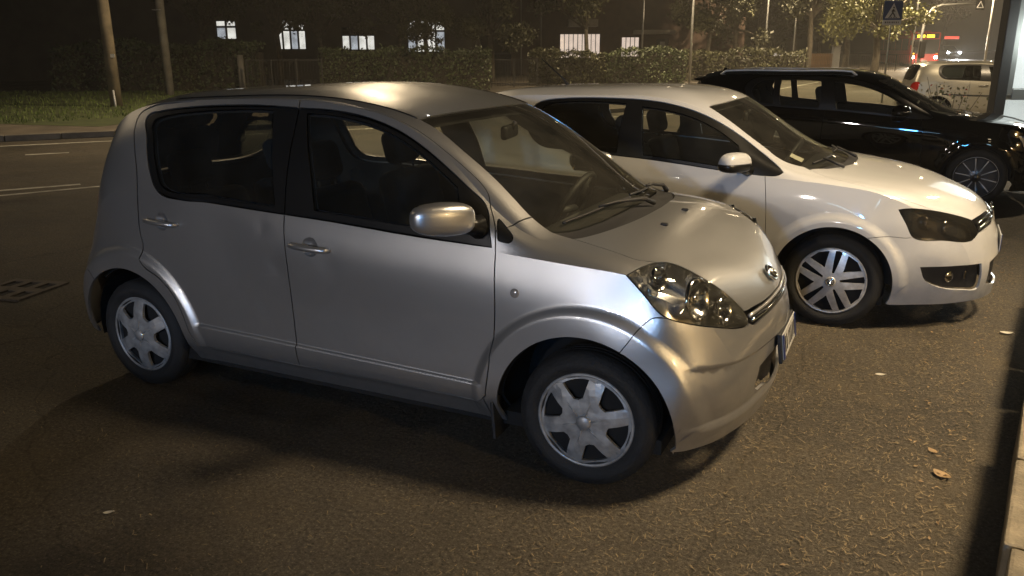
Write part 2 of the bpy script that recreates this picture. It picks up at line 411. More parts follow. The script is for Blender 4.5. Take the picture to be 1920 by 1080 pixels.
        if lip:
            for a, b in bd:
                i = len(V); pa, pb = P[a], P[b]; qa, qb = pa-Nv[a]*lip, pb-Nv[b]*lip
                V += [tuple(pa), tuple(pb), tuple(qb), tuple(qa)]; FF.append((i, i+1, i+2, i+3))
                n = np.cross(pb-pa, qa-pa); n = n/max(np.linalg.norm(n), 1e-9); NN += [tuple(n)]*4
        return V, FF, NN
    def mesh(s, name, geos, m, parent):
        V, F, NN = [], [], []
        for v, f, n in geos:
            b = len(V); V += v; F += [tuple(i+b for i in q) for q in f]; NN += n
        me = bpy.data.meshes.new(name); me.from_pydata(V, [], F); me.update()
        me.polygons.foreach_set('use_smooth', [True]*len(F)); me.normals_split_custom_set(NN)
        return obj(name, me, parent, m)
    @staticmethod
    def mirror(g):
        v, f, n = g; out = []; F = []; k = 0; NN = []
        V = [(a[0], -a[1], a[2]) for a in v]
        for q in f:
            F.append(tuple(q[::-1])); nn = n[k:k+len(q)]; k += len(q); NN += [(a[0], -a[1], a[2]) for a in nn[::-1]]
        return V, F, NN
    def part(s, name, regions, m, off=0., lip=.012, centre=False, parent=None, side=0, shrink=True):
        """side 0 = both as two objects; centre = one object across the middle; returns objects (right side first)"""
        regions = [regions] if isinstance(regions, str) else regions; parent = parent or s.root
        g = s.geo(regions, off, lip, shrink); gm = s.mirror(g)
        if centre: return [s.mesh(name, [g, gm], m, parent)]
        r = []
        if side in (0, -1): r.append(s.mesh(name, [gm], m, parent))
        if side in (0, 1): r.append(s.mesh(name, [g], m, parent))
        return r

# ------------------------------------------------------------------ wheels and cabin furniture
def wheel(parent, x, y, z, R, wid, rimr, kind, steer=0., spin=0.):
    """road wheel at axle height; outer face towards -y when y<0"""
    sg = -1 if y < 0 else 1
    e = empty('wheel', (x, y, z), 0, parent); e.rotation_euler = (0, -spin, steer); key = ('wheel', R, wid, rimr, kind, sg)
    w = wid/2; rb = rimr+.006
    prof = [(rb-.02, -w+.02), (rb, -w+.012), (rb+.015, -w+.002), (rb+.04, -w-.004), (R-.035, -w+.001), (R-.015, -w+.010), (R-.004, -w+.026), (R, -w+.045)]
    for gx in (-.028, 0, .028): prof += [(R, gx-.004), (R-.007, gx-.003), (R-.007, gx+.003), (R, gx+.004)]
    prof += [(R, w-.045), (R-.004, w-.026), (R-.015, w-.010), (R-.035, w-.001), (rb+.04, w+.004), (rb+.015, w-.002), (rb, w-.012), (rb-.02, w-.02)]
    V, F = lathe(prof, 56); pyd('tyre', V, F, 'rubber', e, True)
    n = 72; cir = lambda r: [(r*cos(2*pi*i/n), r*sin(2*pi*i/n)) for i in range(n)]
    def rotp(pl, a): return [(px*cos(a)-py*sin(a), px*sin(a)+py*cos(a)) for px, py in pl]
    holes = []
    if kind == 'six':
        hb = .033
        for k in range(6):
            a = pi/6+k*pi/3+.1; ro, ri = rimr*.895, rimr*.46
            # wedge between two parallel sided spokes
            def lim(r): return pi/6-math.asin(min(.99, hb/r))
            pl = [(ri*1.05, 0)]+[(r*cos(-lim(r)), r*sin(-lim(r))) for r in np.linspace(ri*1.12, ro, 6)]+[(ro*cos(t), ro*sin(t)) for t in np.linspace(-lim(ro), lim(ro), 7)[1:-1]]+[(r*cos(lim(r)), r*sin(lim(r))) for r in np.linspace(ro, ri*1.12, 6)]
            holes.append(rotp(pl, a))
        zf = lambda px, py: (lambda r: .012-.018*(r/rimr)**2-.010*np.exp(-((r-rimr*.93)/(.03*rimr*5))**2)+.004*np.cos(6*(np.arctan2(py, px)-.1))*np.clip(r/rimr, 0, 1))(np.hypot(px, py))
        cm = 'cap'
    elif kind == 'five_pair':
        for k in range(5):
            a = .14+k*2*pi/5
            holes.append(rotp([(rimr*.27, -.007), (rimr*.6, -.015), (rimr*.93, -.021), (rimr*.955, 0), (rimr*.93, .021), (rimr*.6, .015), (rimr*.27, .007), (rimr*.25, 0)], a))
            hb = .056; L = [(r, pi/5-math.asin(min(.99, hb/r))) for r in np.linspace(rimr*.46, rimr*.92, 6)]
            L = [(r, max(.02, t)) for r, t in L]
            pl = [(r*cos(-t), r*sin(-t)) for r, t in L]+[(L[-1][0]*1.03, 0)]+[(r*cos(t), r*sin(t)) for r, t in L[::-1]]
            holes.append(rotp(pl, a+pi/5))
        zf = lambda px, py: (lambda r: .014-.022*(r/rimr)**2)(np.hypot(px, py)); cm = 'cap2'
    else:
        for k in range(10):
            a = .12+k*pi/5; hb = .013; L = [(r, pi/10-math.asin(hb/r)) for r in np.linspace(rimr*.33, rimr*.93, 6)]
            L = [(r, max(.03, t+(.03 if k % 2 else -.03))) for r, t in L]
            holes.append(rotp([(r*cos(-t), r*sin(-t)) for r, t in L]+[(L[-1][0]*1.02, 0)]+[(r*cos(t), r*sin(t)) for r, t in L[::-1]], a))
        zf = lambda px, py: (lambda r: -.012-.02*np.sin(np.clip(r/rimr, 0, 1)*pi)+.012*(r/rimr))(np.hypot(px, py)); cm = 'alloy_dark'
    V, F = plate(cir(rimr), holes, rimr*.12, zf, .014)
    if sg < 0: V = [(a, -(w-.004)-c, b) for a, b, c in V]; F = F
    else: V = [(-a, (w-.004)+c, b) for a, b, c in V]
    cap = pyd('hubcap' if kind != 'ten' else 'alloy_rim', V, F, cm, e)
    # back disc, centre boss, rim lip
    V, F = lathe([(0.0, -.03), (rimr*.97, -.03)], 36); V = [(a, sg*(w-.004)-sg*.03-(b+.03)*sg, c) for a, b, c in V]; pyd('wheel_disc', V, F, 'inner' if kind != 'ten' else 'plastic', e)
    V, F = lathe([(0, .012), (rimr*.13, .011), (rimr*.155, .006), (rimr*.16, -.01)], 28); V = [(a, sg*(w+.005+b), c) for a, b, c in V]
    hub = pyd('centre_cap', V, F, cm if kind == 'six' else 'alloy_dark' if kind == 'ten' else 'cap2', e, True)
    if kind == 'six':
        parts = []
        for k in range(6):
            a = .1+pi/6*0+k*pi/3; bm = []
            d = Vector((cos(a), 0, sin(a))); p0 = d*rimr*.17+Vector((0, sg*(w+.010), 0)); p1 = d*rimr*.47+Vector((0, sg*(w+.004), 0)); parts.append(tube_mesh([p0, p1], [.004, .002], 6))
        V, F = join(parts); pyd('rib', V, F, 'cap', e, True)
    if kind == 'ten':
        parts = []
        for k in range(10):
            a = .12+pi/10+k*pi/5; d = Vector((cos(a), 0, sin(a)))
            parts.append(tube_mesh([d*rimr*.25+Vector((0, sg*(w-.028), 0)), d*rimr*.6+Vector((0, sg*(w-.026), 0)), d*rimr*.95+Vector((0, sg*(w-.004), 0))], [.006, .006, .007], 6))
        V, F = join(parts); pyd('spoke_face', V, F, 'alloy', e, True)
    if kind == 'five_pair':
        V, F = lathe([(rimr*.085, .014), (rimr*.105, .016), (rimr*.125, .014)], 24); V = [(a, sg*(w+.005+b), c) for a, b, c in V]; pyd('badge_ring', V, F, 'chrome', e, True)
        parts = [tube_mesh([Vector((q*rimr*.07, sg*(w+.02), rimr*.09)), Vector((q*rimr*.03, sg*(w+.02), -rimr*.08)), Vector((0, sg*(w+.02), rimr*.01))], .003, 6) for q in (-1, 1)]; V, F = join(parts); pyd('badge', V, F, 'chrome', e, True)
    V, F = lathe([(rimr*.955, -.004), (rimr*.985, .002), (rimr+.004, -.003), (rimr+.006, -.014)], 64); V = [(a, sg*(w-.012+b+.004), c) for a, b, c in V]; pyd('rim_lip', V, F, cm if kind != 'ten' else 'alloy', e, True)
    return e
def seat(parent, x, y, z, w=.48, back=.62, head=True, lean=-.25):
    e = empty('seat', (x, y, z), 0, parent)
    boxo('cushion', (.05, 0, .0), (.50, w, .16), 'seat', e, Matrix.Rotation(-.12, 3, 'Y'), .06, 3, True)
    boxo('backrest', (-.22+sin(lean)*back/2, 0, back/2), (.15, w, back), 'seat', e, Matrix.Rotation(lean, 3, 'Y'), .065, 3, True)
    if head:
        hx = -.22+sin(lean)*(back+.13); hz = back+.11
        boxo('headrest', (hx, 0, hz), (.11, .26, .19), 'seat', e, Matrix.Rotation(lean, 3, 'Y'), .05, 3, True)
        V, F = join([tube_mesh([(hx+.02, q, hz-.02), (hx+.06, q, hz-.2)], .006, 6) for q in (-.06, .06)]); pyd('headrest_post', V, F, 'plastic', e)
    return e
def cabin(root, xf, xr, zs, xdash, zdash, xw, half=.62, rear_z=None, roofz=1.35, wheel_side=1, bench=True):
    """seats, dashboard, steering wheel and inside mirror"""
    for y in (-.36, .36): seat(root, xf, y, zs)
    if bench:
        for y in (-.36, .36): seat(root, xr, y, zs+.02, .6, .52, True, -.3)
    boxo('dashboard', (xdash, 0, zdash-.12), (.42, half*2.15, .26), 'plastic', root, Matrix.Rotation(.12, 3, 'Y'), .07, 3, True)
    st = empty('steering_wheel', (xdash-.33, .36*wheel_side, zdash-.02), 0, root); st.rotation_euler = (0, radians(-62), 0)
    V, F = tube_mesh([(.185*cos(a), .185*sin(a), 0) for a in np.linspace(0, 2*pi, 33)], .016, 8, False); pyd('wheel_ring', V, F, 'plastic', st, True)
    V, F = join([tube_mesh([(0, 0, -.02), (.18*cos(a), .18*sin(a), 0)], .018, 8) for a in (0, pi, -pi/2)]); pyd('wheel_spokes', V, F, 'plastic', st, True)
    im = empty('inside_mirror', (xw, 0, roofz), 0, root); boxo('mirror_shell', (0, 0, -.06), (.035, .23, .065), 'plastic', im, Matrix.Rotation(.2, 3, 'Z'), .015, 3, True)
    tube('mirror_stalk', [(.03, 0, -.014), (.018, 0, -.04), (0, 0, -.06)], .011, 'plastic', im, 8)
# ------------------------------------------------------------------ the street: a frame along the far buildings (a = along their fronts, b = away from the car park)
TH = YAW-pi/2
def G(a, b, z=0.): return Vector((CAM.x+a*cos(TH)-b*sin(TH), CAM.y+a*sin(TH)+b*cos(TH), z))
def rise(b): t = min(max(b-45, 0), 65); return .0003*t*t
# --- asphalt
def ground_mat():
    m = bpy.data.materials.new('asphalt'); m.use_nodes = True; nt = m.node_tree; L = nt.links.new; b = nt.nodes['Principled BSDF']; tc = N(nt, 'ShaderNodeTexCoord')
    def nz(s, d=4., r=.6): n = N(nt, 'ShaderNodeTexNoise', Scale=s, Detail=d, Roughness=r); L(tc.outputs['Object'], n.inputs['Vector']); return n
    big, mid, fine = nz(.35, 5), nz(3.5, 8, .7), nz(55, 8, .8)
    vo = N(nt, 'ShaderNodeTexVoronoi', Scale=75.); L(tc.outputs['Object'], vo.inputs['Vector'])
    def ramp(n, a, bb, c0, c1):
        r = N(nt, 'ShaderNodeMapRange'); L(n, r.inputs[0]); r.inputs[1].default_value, r.inputs[2].default_value, r.inputs[3].default_value, r.inputs[4].default_value = a, bb, c0, c1; return r.outputs[0]
    def mul(a, c): n = N(nt, 'ShaderNodeMath', operation='MULTIPLY'); L(a, n.inputs[0]); L(c, n.inputs[1]); return n.outputs[0]
    f = mul(mul(ramp(big.outputs[0], .3, .7, .7, 1.25), ramp(mid.outputs[0], .3, .7, .75, 1.25)), ramp(fine.outputs[0], .32, .70, .2, 1.9))
    st = ramp(vo.outputs['Distance'], .0, .35, 1.6, .75); f = mul(f, st)
    cx = N(nt, 'ShaderNodeMix', data_type='RGBA', blend_type='MULTIPLY'); cx.inputs[0].default_value = 1; cx.inputs[6].default_value = (.118, .100, .073, 1); L(f, cx.inputs[7])
    # dusty tan patches, where leaf litter and sand collect
    dx = N(nt, 'ShaderNodeMix', data_type='RGBA'); L(ramp(nz(1.1, 9, .7).outputs[0], .50, .68, 0, .45), dx.inputs[0]); L(cx.outputs[2], dx.inputs[6]); dx.inputs[7].default_value = (.155, .122, .075, 1)
    # hairline cracks and a few oil stains
    dn = nz(.9, 5, .6); va = N(nt, 'ShaderNodeMix', data_type='VECTOR'); va.inputs[0].default_value = .35; L(tc.outputs['Object'], va.inputs[4]); L(dn.outputs[1], va.inputs[5])
    cv = N(nt, 'ShaderNodeTexVoronoi', Scale=.42, feature='DISTANCE_TO_EDGE'); L(va.outputs[1], cv.inputs['Vector']); ck = ramp(cv.outputs['Distance'], .0, .0028, .66, 1.)
    os_ = N(nt, 'ShaderNodeTexNoise', Scale=.8, Detail=3.); mpn = N(nt, 'ShaderNodeMapping'); mpn.inputs['Location'].default_value = (3.1, 1.7, 0); L(tc.outputs['Object'], mpn.inputs[0]); L(mpn.outputs[0], os_.inputs['Vector']); stn = ramp(os_.outputs[0], .60, .72, 1., .55)
    fx = N(nt, 'ShaderNodeMix', data_type='RGBA', blend_type='MULTIPLY'); fx.inputs[0].default_value = 1; L(dx.outputs[2], fx.inputs[6]); L(mul(ck, stn), fx.inputs[7]); L(fx.outputs[2], b.inputs['Base Color']); L(ramp(mid.outputs[0], .3, .7, .62, .9), b.inputs['Roughness'])
    b.inputs['Specular IOR Level'].default_value = .35
    bp = N(nt, 'ShaderNodeBump', Strength=1., Distance=.022); L(fine.outputs[0], bp.inputs['Height']); b2 = N(nt, 'ShaderNodeBump', Strength=.5, Distance=.03); L(mid.outputs[0], b2.inputs['Height']); L(bp.outputs[0], b2.inputs['Normal']); L(b2.outputs[0], b.inputs['Normal'])
    return m
M['asphalt'] = ground_mat(); M['line'] = mat('road_paint', (.42, .40, .34), .7, var=.45, vscale=6, bump=.2, bscale=80)
M['pavement'] = mat('pavement', (.12, .10, .075), .85, var=.35, vscale=1.5, bump=.3, bscale=30); M['kerbstone'] = mat('kerb_stone', (.17, .15, .12), .85, var=.3, vscale=4, bump=.3, bscale=40)
M['soil'] = mat('lawn_soil', (.06, .075, .025), .95, var=.4, vscale=2); M['blade'] = mat('grass_blade', (.10, .14, .03), .7, var=.4, vscale=1)
bs = [-80, -30, -10, 0, 10, 20, 30, 40, 45]+list(range(50, 112, 4))+[140, 250, 600, 1600]; as_ = [-1600, -400, -120, -60, -30, 0, 30, 60, 120, 400, 1600]
V = [tuple(G(a, b, rise(b))) for b in bs for a in as_]; n = len(as_)
F = [(i*n+j, i*n+j+1, (i+1)*n+j+1, (i+1)*n+j) for i in range(len(bs)-1) for j in range(n-1)]
tag(pyd('ground', V, F, 'asphalt'), None, None, None, 'structure')
def strip(name, p, q, w, z, m):
    p, q = Vector(p), Vector(q); d = (q-p).normalized(); s = Vector((-d.y, d.x))*w/2; o = pyd(name, [(*(p+s), z), (*(p-s), z), (*(q-s), z), (*(q+s), z)], [(0, 1, 2, 3)], m); tag(o, kind='structure'); return o
strip('road_marking', (-16.5, 3.6), (-2.0, 23.4), .16, .004, 'line'); strip('road_marking', (-12.75, 5.62), (-12.35, 6.16), .14, .004, 'line')
strip('road_marking', (-11.5, -.6), (-8.9, 3.75), .12, .004, 'line'); strip('road_marking', (-10.6, -.6), (-8.35, 4.05), .10, .004, 'line')
strip('road_marking', (-6.9, 6.4), (1.0, 20.0), .14, .004, 'line'); strip('road_marking', (-5.6, 22), (-3.0, 60), .15, .004, 'line'); strip('road_marking', (2.0, 30), (1.6, 43.5), .15, .004, 'line')
strip('road_marking', (-4.3, 12.5), (-1.6, 16.9), .12, .004, 'line')
# far pavement with kerb, lawn
pv = [(-30, -14.0), (-17.0, 4.6), (-7.5, 17.6), (-2.6, 27), (-9.6, 31), (-16.4, 11.6), (-20.4, 10.0), (-40, 2)]
V = [(x, y, .11) for x, y in pv]+[(x, y, 0) for x, y in pv]; F = [tuple(range(8))]+[(i, i+8, (i+1) % 8+8, (i+1) % 8) for i in range(8)]; tag(pyd('pavement', V, F, 'pavement'), kind='structure')
def slab_run(name, parent, p, q, w, h, L, m, z0=0., jit=.004):
    """a row of separate stones from p to q"""
    p, q = Vector(p), Vector(q); d = (q-p); n = max(1, int(d.length/L)); d.normalize(); ang = math.atan2(d.y, d.x); me = None
    for i in range(n):
        c = p+d*(L*(i+.5)); bm = bmesh.new() if me is None else None
        if me is None:
            box(bm, (0, 0, h/2), (L-.012, w, h), None, .012, 2); o = bmo(name, bm, m, parent); me = o.data
        else: o = obj(name, me, parent)
        o.location = (c.x+random.uniform(-jit, jit), c.y, z0); o.rotation_euler = (random.uniform(-.006, .006), random.uniform(-.006, .006), ang+random.uniform(-.008, .008))
kb = tag(empty('kerb'), 'long stone kerb along the far pavement', 'kerb'); slab_run('kerb_stone', kb, (-17.09, 4.55), (-7.6, 17.5), .16, .125, 1.0, 'kerbstone')
V = [tuple(G(a, b, .115)) for a, b in ((-60, 19.7), (-12, 19.4), (-9.3, 18.6), (-6.2, 25), (-3, 37), (-60, 37))]; tag(pyd('lawn', V, [tuple(range(6))], 'soil'), kind='structure')
def blades(name, n, area, hgt, wid, m):
    V, F = [], []
    for i in range(n):
        a, b = area(); p = G(a, b, .115); w = random.uniform(.5, 1)*wid; h = random.uniform(.5, 1.2)*hgt; t = random.uniform(0, pi); k = len(V); lx, ly = random.gauss(0, .35)*h, random.gauss(0, .35)*h
        V += [(p.x-w*cos(t), p.y-w*sin(t), p.z), (p.x+w*cos(t), p.y+w*sin(t), p.z), (p.x+lx, p.y+ly, p.z+h)]; F.append((k, k+1, k+2))
    return tag(pyd(name, V, F, m), 'short grass on the verge across the road', 'grass', None, 'stuff')
def garea():
    while True:
        b = 19.5+17*random.random()**1.5; a = random.uniform(-30, -3.5)
        if not (b < 25 and a > -12+(b-19)*.9): return a, b
blades('grass', 16000, garea, .10, .018, 'blade')

# --- low stone wall in front of the parked cars
M['wallstone'] = mat('wall_stone', (.20, .17, .12), .9, var=.35, vscale=9, bump=.8, bscale=45)
wl = tag(empty('low_wall'), 'low wall of pale stone blocks at the right edge of the parking bays', 'wall')
slab_run('stone_block', wl, (1.10, -4.8), (3.78, 14.3), .36, .31, .62, 'wallstone', 0, .012)
for o in wl.children: o.location.x -= .03
# --- drain grate
M['iron'] = mat('cast_iron', (.10, .085, .07), .6, .3, var=.3, vscale=20, bump=.3, bscale=90)
dg = tag(empty('drain_grate', (-4.78, .08, 0), radians(12)), 'square iron drain grate in the asphalt behind the silver car', 'drain')
V, F = plate([(-.24, -.24), (.24, -.24), (.24, .24), (-.24, .24)], [[(x-.045, y-.07), (x+.045, y-.07), (x+.045, y+.07), (x-.045, y+.07)] for x in (-.15, -.0, .15) for y in (-.11, .11)], 0, lambda x, y: x*0+.014, .05); pyd('grate', V, F, 'iron', dg)
boxo('drain_well', (0, 0, -.02), (.47, .47, .045), 'inner', dg)
# --- litter on the ground
M['straw'] = mat('dry_litter', (.22, .165, .09), .8, var=.5, vscale=30); M['leaf_dry'] = mat('dry_leaf', (.30, .20, .10), .7, var=.3, vscale=20); M['leaf_pale'] = mat('pale_leaf', (.5, .47, .40), .7)
V, F = [], []
for i in range(42000):
    if i % 4: x, y = random.gauss(.9, 1.1), random.uniform(-2.6, 5.5)
    else: x, y = random.uniform(-4.5, 1.6), random.uniform(-2.8, 4)
    if x > 1.42+.14*y: continue
    if random.random() > (.35+.65*max(0, 1-abs(1.35+.14*y-x)/1.6)): continue
    l = random.uniform(.003, .015); w = random.uniform(.0006, .0016); t = random.uniform(0, pi); z = .004+random.random()*.006; k = len(V); dx, dy = cos(t), sin(t); tz = random.uniform(-.004, .006)
    V += [(x-dx*l-dy*w, y-dy*l+dx*w, z), (x-dx*l+dy*w, y-dy*l-dx*w, z), (x+dx*l+dy*w, y+dy*l-dx*w, z+tz), (x+dx*l-dy*w, y+dy*l+dx*w, z+tz)]; F.append((k, k+1, k+2, k+3))
V2, F2 = [], []
for i in range(170):
    y = random.uniform(-2.2, 4.5); x = 1.36+.14*y-abs(random.gauss(0, .22)); s = random.uniform(.004, .014)*(1.6 if random.random() < .1 else 1); t = random.uniform(0, 2*pi); k = len(V2); c, q = cos(t), sin(t); b1, b2 = random.uniform(0, .6)*s, random.uniform(-.2, .6)*s
    for lx, ly, lz in ((-s, 0, .004), (-s*.2, -s*.42, .004+b1), (s, 0, .004+b2*.6), (-s*.1, s*.4, .004+b1*.7), (s*.25, 0, .004)): V2.append((x+lx*c-ly*q, y+lx*q+ly*c, lz+.003))
    F2 += [(k, k+1, k+4), (k+1, k+2, k+4), (k+2, k+3, k+4), (k+3, k, k+4)]
tag(pyd('leaf_litter', V2, F2, 'leaf_dry'), 'crumbled dry leaves gathered along the foot of the low wall', 'litter', None, 'stuff')
tag(pyd('litter', V, F, 'straw'), 'dry needles and straw scattered over the asphalt', 'litter', None, 'stuff')
def leaf(name, loc, s, rz, m, label, curl=.3):
    V, F = [], []; n = 7
    for i in range(n):
        t = i/(n-1); w = s*.32*sin(pi*min(1, t*.92+.05))**.8; z = curl*s*(t-.5)**2*1.6
        V += [(s*(t-.5), -w, z+curl*w*.9+.004), (s*(t-.5), 0, z+.004), (s*(t-.5), w, z+curl*w*.9+.004)]
    for i in range(n-1):
        for j in (0, 1): F.append((3*i+j, 3*i+j+1, 3*i+4+j, 3*i+3+j))
    k = len(V); V += [(s*.5, -.002, curl*s*.4+.004), (s*.72, 0, .006), (s*.5, .002, curl*s*.4+.006)]; F.append((k, k+1, k+2))
    o = pyd(name, V, F, m, None, True); o.location = loc; o.rotation_euler = (0, 0, rz); return tag(o, label, 'leaf')
leaf('fallen_leaf', (1.03, .98, 0), .05, .4, 'leaf_pale', 'pale leaf lying alone on the asphalt in front of the silver car', .1)
leaf('fallen_leaf', (1.30, -.10, 0), .08, 2.4, 'leaf_dry', 'large curled brown leaf at the foot of the low wall', .35)
leaf('fallen_leaf', (1.27, .12, 0), .05, 2.2, 'leaf_dry', 'small curled brown leaf just behind the large one by the wall', .3)
leaf('fallen_leaf', (1.70, 2.02, 0), .07, .2, 'leaf_pale', 'white scrap of leaf by the wall near the white car', .35)
leaf('fallen_leaf', (-1.55, -1.75, 0), .035, .8, 'leaf_pale', 'small pale leaf on the dark asphalt nearest the camera', .3)

# --- vegetation
M['leafA'] = mat('hedge_leaf', (.085, .105, .045), .55, var=.5, vscale=.8); M['leafB'] = mat('tree_leaf', (.075, .075, .032), .6, var=.5, vscale=.6); M['leafC'] = mat('lit_tree_leaf', (.15, .15, .05), .6, var=.4, vscale=.7)  # leafC repeats the tree leaf brighter, with lamplight put into its colour
M['bark'] = mat('bark', (.10, .085, .06), .9, var=.4, vscale=6, bump=.8, bscale=20); M['twig'] = mat('twig', (.06, .05, .035), .9)
def leaves(name, pts, size, m, parent, flat=.0):
    """leaf sized quads at the given points"""
    pts = np.array(pts); n = len(pts); u = RNG.normal(size=(n, 3)); u /= np.linalg.norm(u, axis=1)[:, None]; w = RNG.normal(size=(n, 3)); w -= u*(u*w).sum(1)[:, None]; w /= np.linalg.norm(w, axis=1)[:, None]
    s = size*RNG.uniform(.5, 1.3, (n, 1)); a = pts-u*s; b = pts+w*s*.55; c = pts+u*s; d = pts-w*s*.55
    V = np.stack([a, b, c, d], 1).reshape(-1, 3); F = np.arange(4*n).reshape(-1, 4)
    me = bpy.data.meshes.new(name); me.from_pydata(V.tolist(), [], F.tolist()); me.update(); return obj(name, me, parent, m)
def hedge(label, a0, a1, b0, dep, hgt, n, size=.07, m='leafA', zoff=0., wob=.12):
    r = empty('hedge', G((a0+a1)/2, b0+dep/2, zoff), TH, None, label, 'hedge'); L = a1-a0; P = []
    ph = RNG.uniform(0, 6, 4)
    def top(x): return hgt*(1+wob*(.5*np.sin(x*1.3+ph[0])+.3*np.sin(x*3.1+ph[1])+.2*np.sin(x*7+ph[2])))
    for i in range(n):
        x = RNG.uniform(-L/2, L/2); f = RNG.random()
        if f < .55: y = -dep/2+abs(RNG.normal(0, .12)); z = top(x)*RNG.random()**.8
        elif f < .85: y = RNG.uniform(-dep/2, dep/2); z = top(x)-abs(RNG.normal(0, .1))+.06*RNG.normal()
        else: y = RNG.uniform(-dep/2, dep/2); z = top(x)*RNG.random()
        P.append((x, y+.12*np.sin(x*2.3+z*3+ph[3]), max(.03, z)))
    leaves('foliage', P, size, m, r)
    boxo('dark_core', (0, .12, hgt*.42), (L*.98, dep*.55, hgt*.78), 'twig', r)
    for x in np.arange(-L/2+.4, L/2, 1.1): tube('stem', [(x, 0, 0), (x+RNG.normal(0, .1), RNG.normal(0, .1), hgt*.5), (x+RNG.normal(0, .2), RNG.normal(0, .15), hgt*.9)], [.03, .022, .01], 'bark', r, 6)
    return r
hedge('tall ragged hedge left of the rail fence, below the first lit window', -21, -11.4, 38.2, 1.4, 2.15, 4200, .085)
hedge('dense clipped hedge directly behind the silver car roof', -8.7, -.9, 38.2, 1.3, 1.86, 4400, .075)
hedge('straggly hedge with bare twigs behind the rod aerial', .9, 5.0, 44.2, 1.2, 1.72, 2300, .085, 'leafB')
hedge('smooth clipped hedge below the barred windows', 5.0, 9.2, 44.2, 1.4, 1.80, 2600, .08)
hedge('overgrown hedge to the right of the thin lamp post', 10.4, 17.6, 50, 1.4, 1.75, 2600, .10, 'leafB')
def tree(label, a, b, h, tr, crown, n, size, m='leafB', lean=0., rad=1.0, group=None, z0=0.):
    """crown: list of (da, db, z, radius) clumps"""
    r = empty('tree', G(a, b, z0), TH, None, label, 'tree', group); top = (lean, 0, h)
    tube('trunk', [(0, 0, 0), (lean*.25+.05, 0, h*.3), (lean*.6-.04, .05, h*.65), top], [tr*1.25, tr, tr*.8, tr*.45], 'bark', r, 10)
    P = []
    for da, db, z, R in crown:
        tube('limb', [(lean*.6, 0, h*.6), ((lean*.6+da)*.5, db*.5, (h*.6+z)*.5+.1), (da, db, z)], [tr*.5, tr*.3, tr*.1], 'bark', r, 6)
        k = int(n*R*R/sum(c[3]**2 for c in crown))
        d = RNG.normal(size=(k, 3)); d /= np.linalg.norm(d, axis=1)[:, None]; q = RNG.random((k, 1))**.45*R
        sub = RNG.normal(size=(9, 3)); sub /= np.linalg.norm(sub, axis=1)[:, None]; s = np.array((da, db, z))+d*q*np.array((1, 1, .8))
        att = np.array((da, db, z))+sub*R*.75; j = RNG.integers(0, 9, k); mix = RNG.random((k, 1))*.7; s = s*(1-mix)+(att[j]+RNG.normal(0, R*.16, (k, 3)))*mix
        P.append(s)
    leaves('crown', np.concatenate(P), size, m, r); return r
def crown(w, z0, z1, k, R):
    return [(RNG.uniform(-w, w), RNG.uniform(-w*.6, w*.6), RNG.uniform(z0, z1), R*RNG.uniform(.7, 1.2)) for _ in range(k)]
tree('dark tree in front of the leftmost lit window', -17.0, 47, 4.6, .16, crown(2.8, 3.7, 6.6, 12, 1.1), 4600, .12)
tree('dark tree whose leaves cross the second lit window', -12.6, 46, 4.4, .15, crown(1.9, 3.2, 5.8, 11, .95)+[(-1.0, 0, 3.0, .5), (.9, 0, 3.2, .45)], 5200, .10)
tree('dark tree between the second and third lit windows', -11.0, 49, 4.2, .15, crown(2.0, 3.2, 6, 12, 1.0), 5000, .11)
tree('dark leaning tree between the third and fourth lit windows', -6.6, 48, 4.2, .14, crown(2.0, 3.0, 5.8, 12, 1.0), 5000, .10, lean=.6)
tree('dark tree whose leaves speckle the fourth lit window', -4.6, 46, 4.0, .14, crown(1.5, 2.9, 5.4, 11, .8)+[(.2, 0, 2.6, .55), (-.6, 0, 2.4, .4), (.7, 0, 2.3, .35)], 5600, .085)
tree('broad brownish tree right of the fourth lit window', -1.2, 50, 4.4, .2, crown(2.4, 2.4, 6.0, 14, 1.15), 6500, .11)
tree('bare-stemmed tree above the wider barred window', 4.6, 52, 5.0, .14, crown(2.6, 3.9, 6.6, 11, 1.1), 4400, .12)
tree('pale crooked trunk standing right of the thin lamp post', 12.5, 55, 4.6, .15, crown(2.2, 3.2, 6.2, 11, 1.1), 4200, .13, lean=.7)
tree('tall tree between the two thin lamp posts', 15.3, 58, 5.2, .17, crown(2.4, 2.4, 6.4, 10, 1.3), 3000, .15)
tree('tall straight trunk right of the second lamp post', 19.3, 55, 6.2, .18, crown(1.6, 4.4, 7.2, 8, 1.2), 2200, .15)
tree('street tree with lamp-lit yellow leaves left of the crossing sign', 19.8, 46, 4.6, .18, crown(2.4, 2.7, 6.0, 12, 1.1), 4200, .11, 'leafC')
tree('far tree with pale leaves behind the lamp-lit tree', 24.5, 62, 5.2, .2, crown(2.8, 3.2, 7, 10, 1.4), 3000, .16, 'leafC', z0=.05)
for i_, (a, b, z0_, z1_, lab) in enumerate(((9.5, 66, 2.6, 7, 'dark tree behind the smaller barred window'), (13.8, 68, 2.0, 7, 'dense dark tree behind the crooked trunk'), (17.6, 70, 1.8, 7, 'dense dark tree behind the second lamp post'), (21.4, 74, 1.9, 7.5, 'dark tree above the poster boards'), (26.0, 78, 2.6, 8, 'dark tree above the slat fence'), (30.5, 84, 3.0, 8, 'hazy dark tree left of the mast'), (56, 110, 4.0, 9, 'hazy tree far behind the oncoming car'))):
    tree(lab, a, b, 5.5, .18, crown(2.6, z0_, z1_, 13, 1.35), 3400, .17, 'leafB', z0=rise(b))
tree('tree with a yellow lit branch hanging beside the glass panel', 19.6, 31, 4.6, .14, [(-1.0, 0, 3.15, .35), (-1.15, 0, 2.35, .28), (-.8, .2, 3.9, .6), (-1.7, 0, 3.7, .35), (.6, 0, 4.3, .9)], 1700, .055, 'leafC')
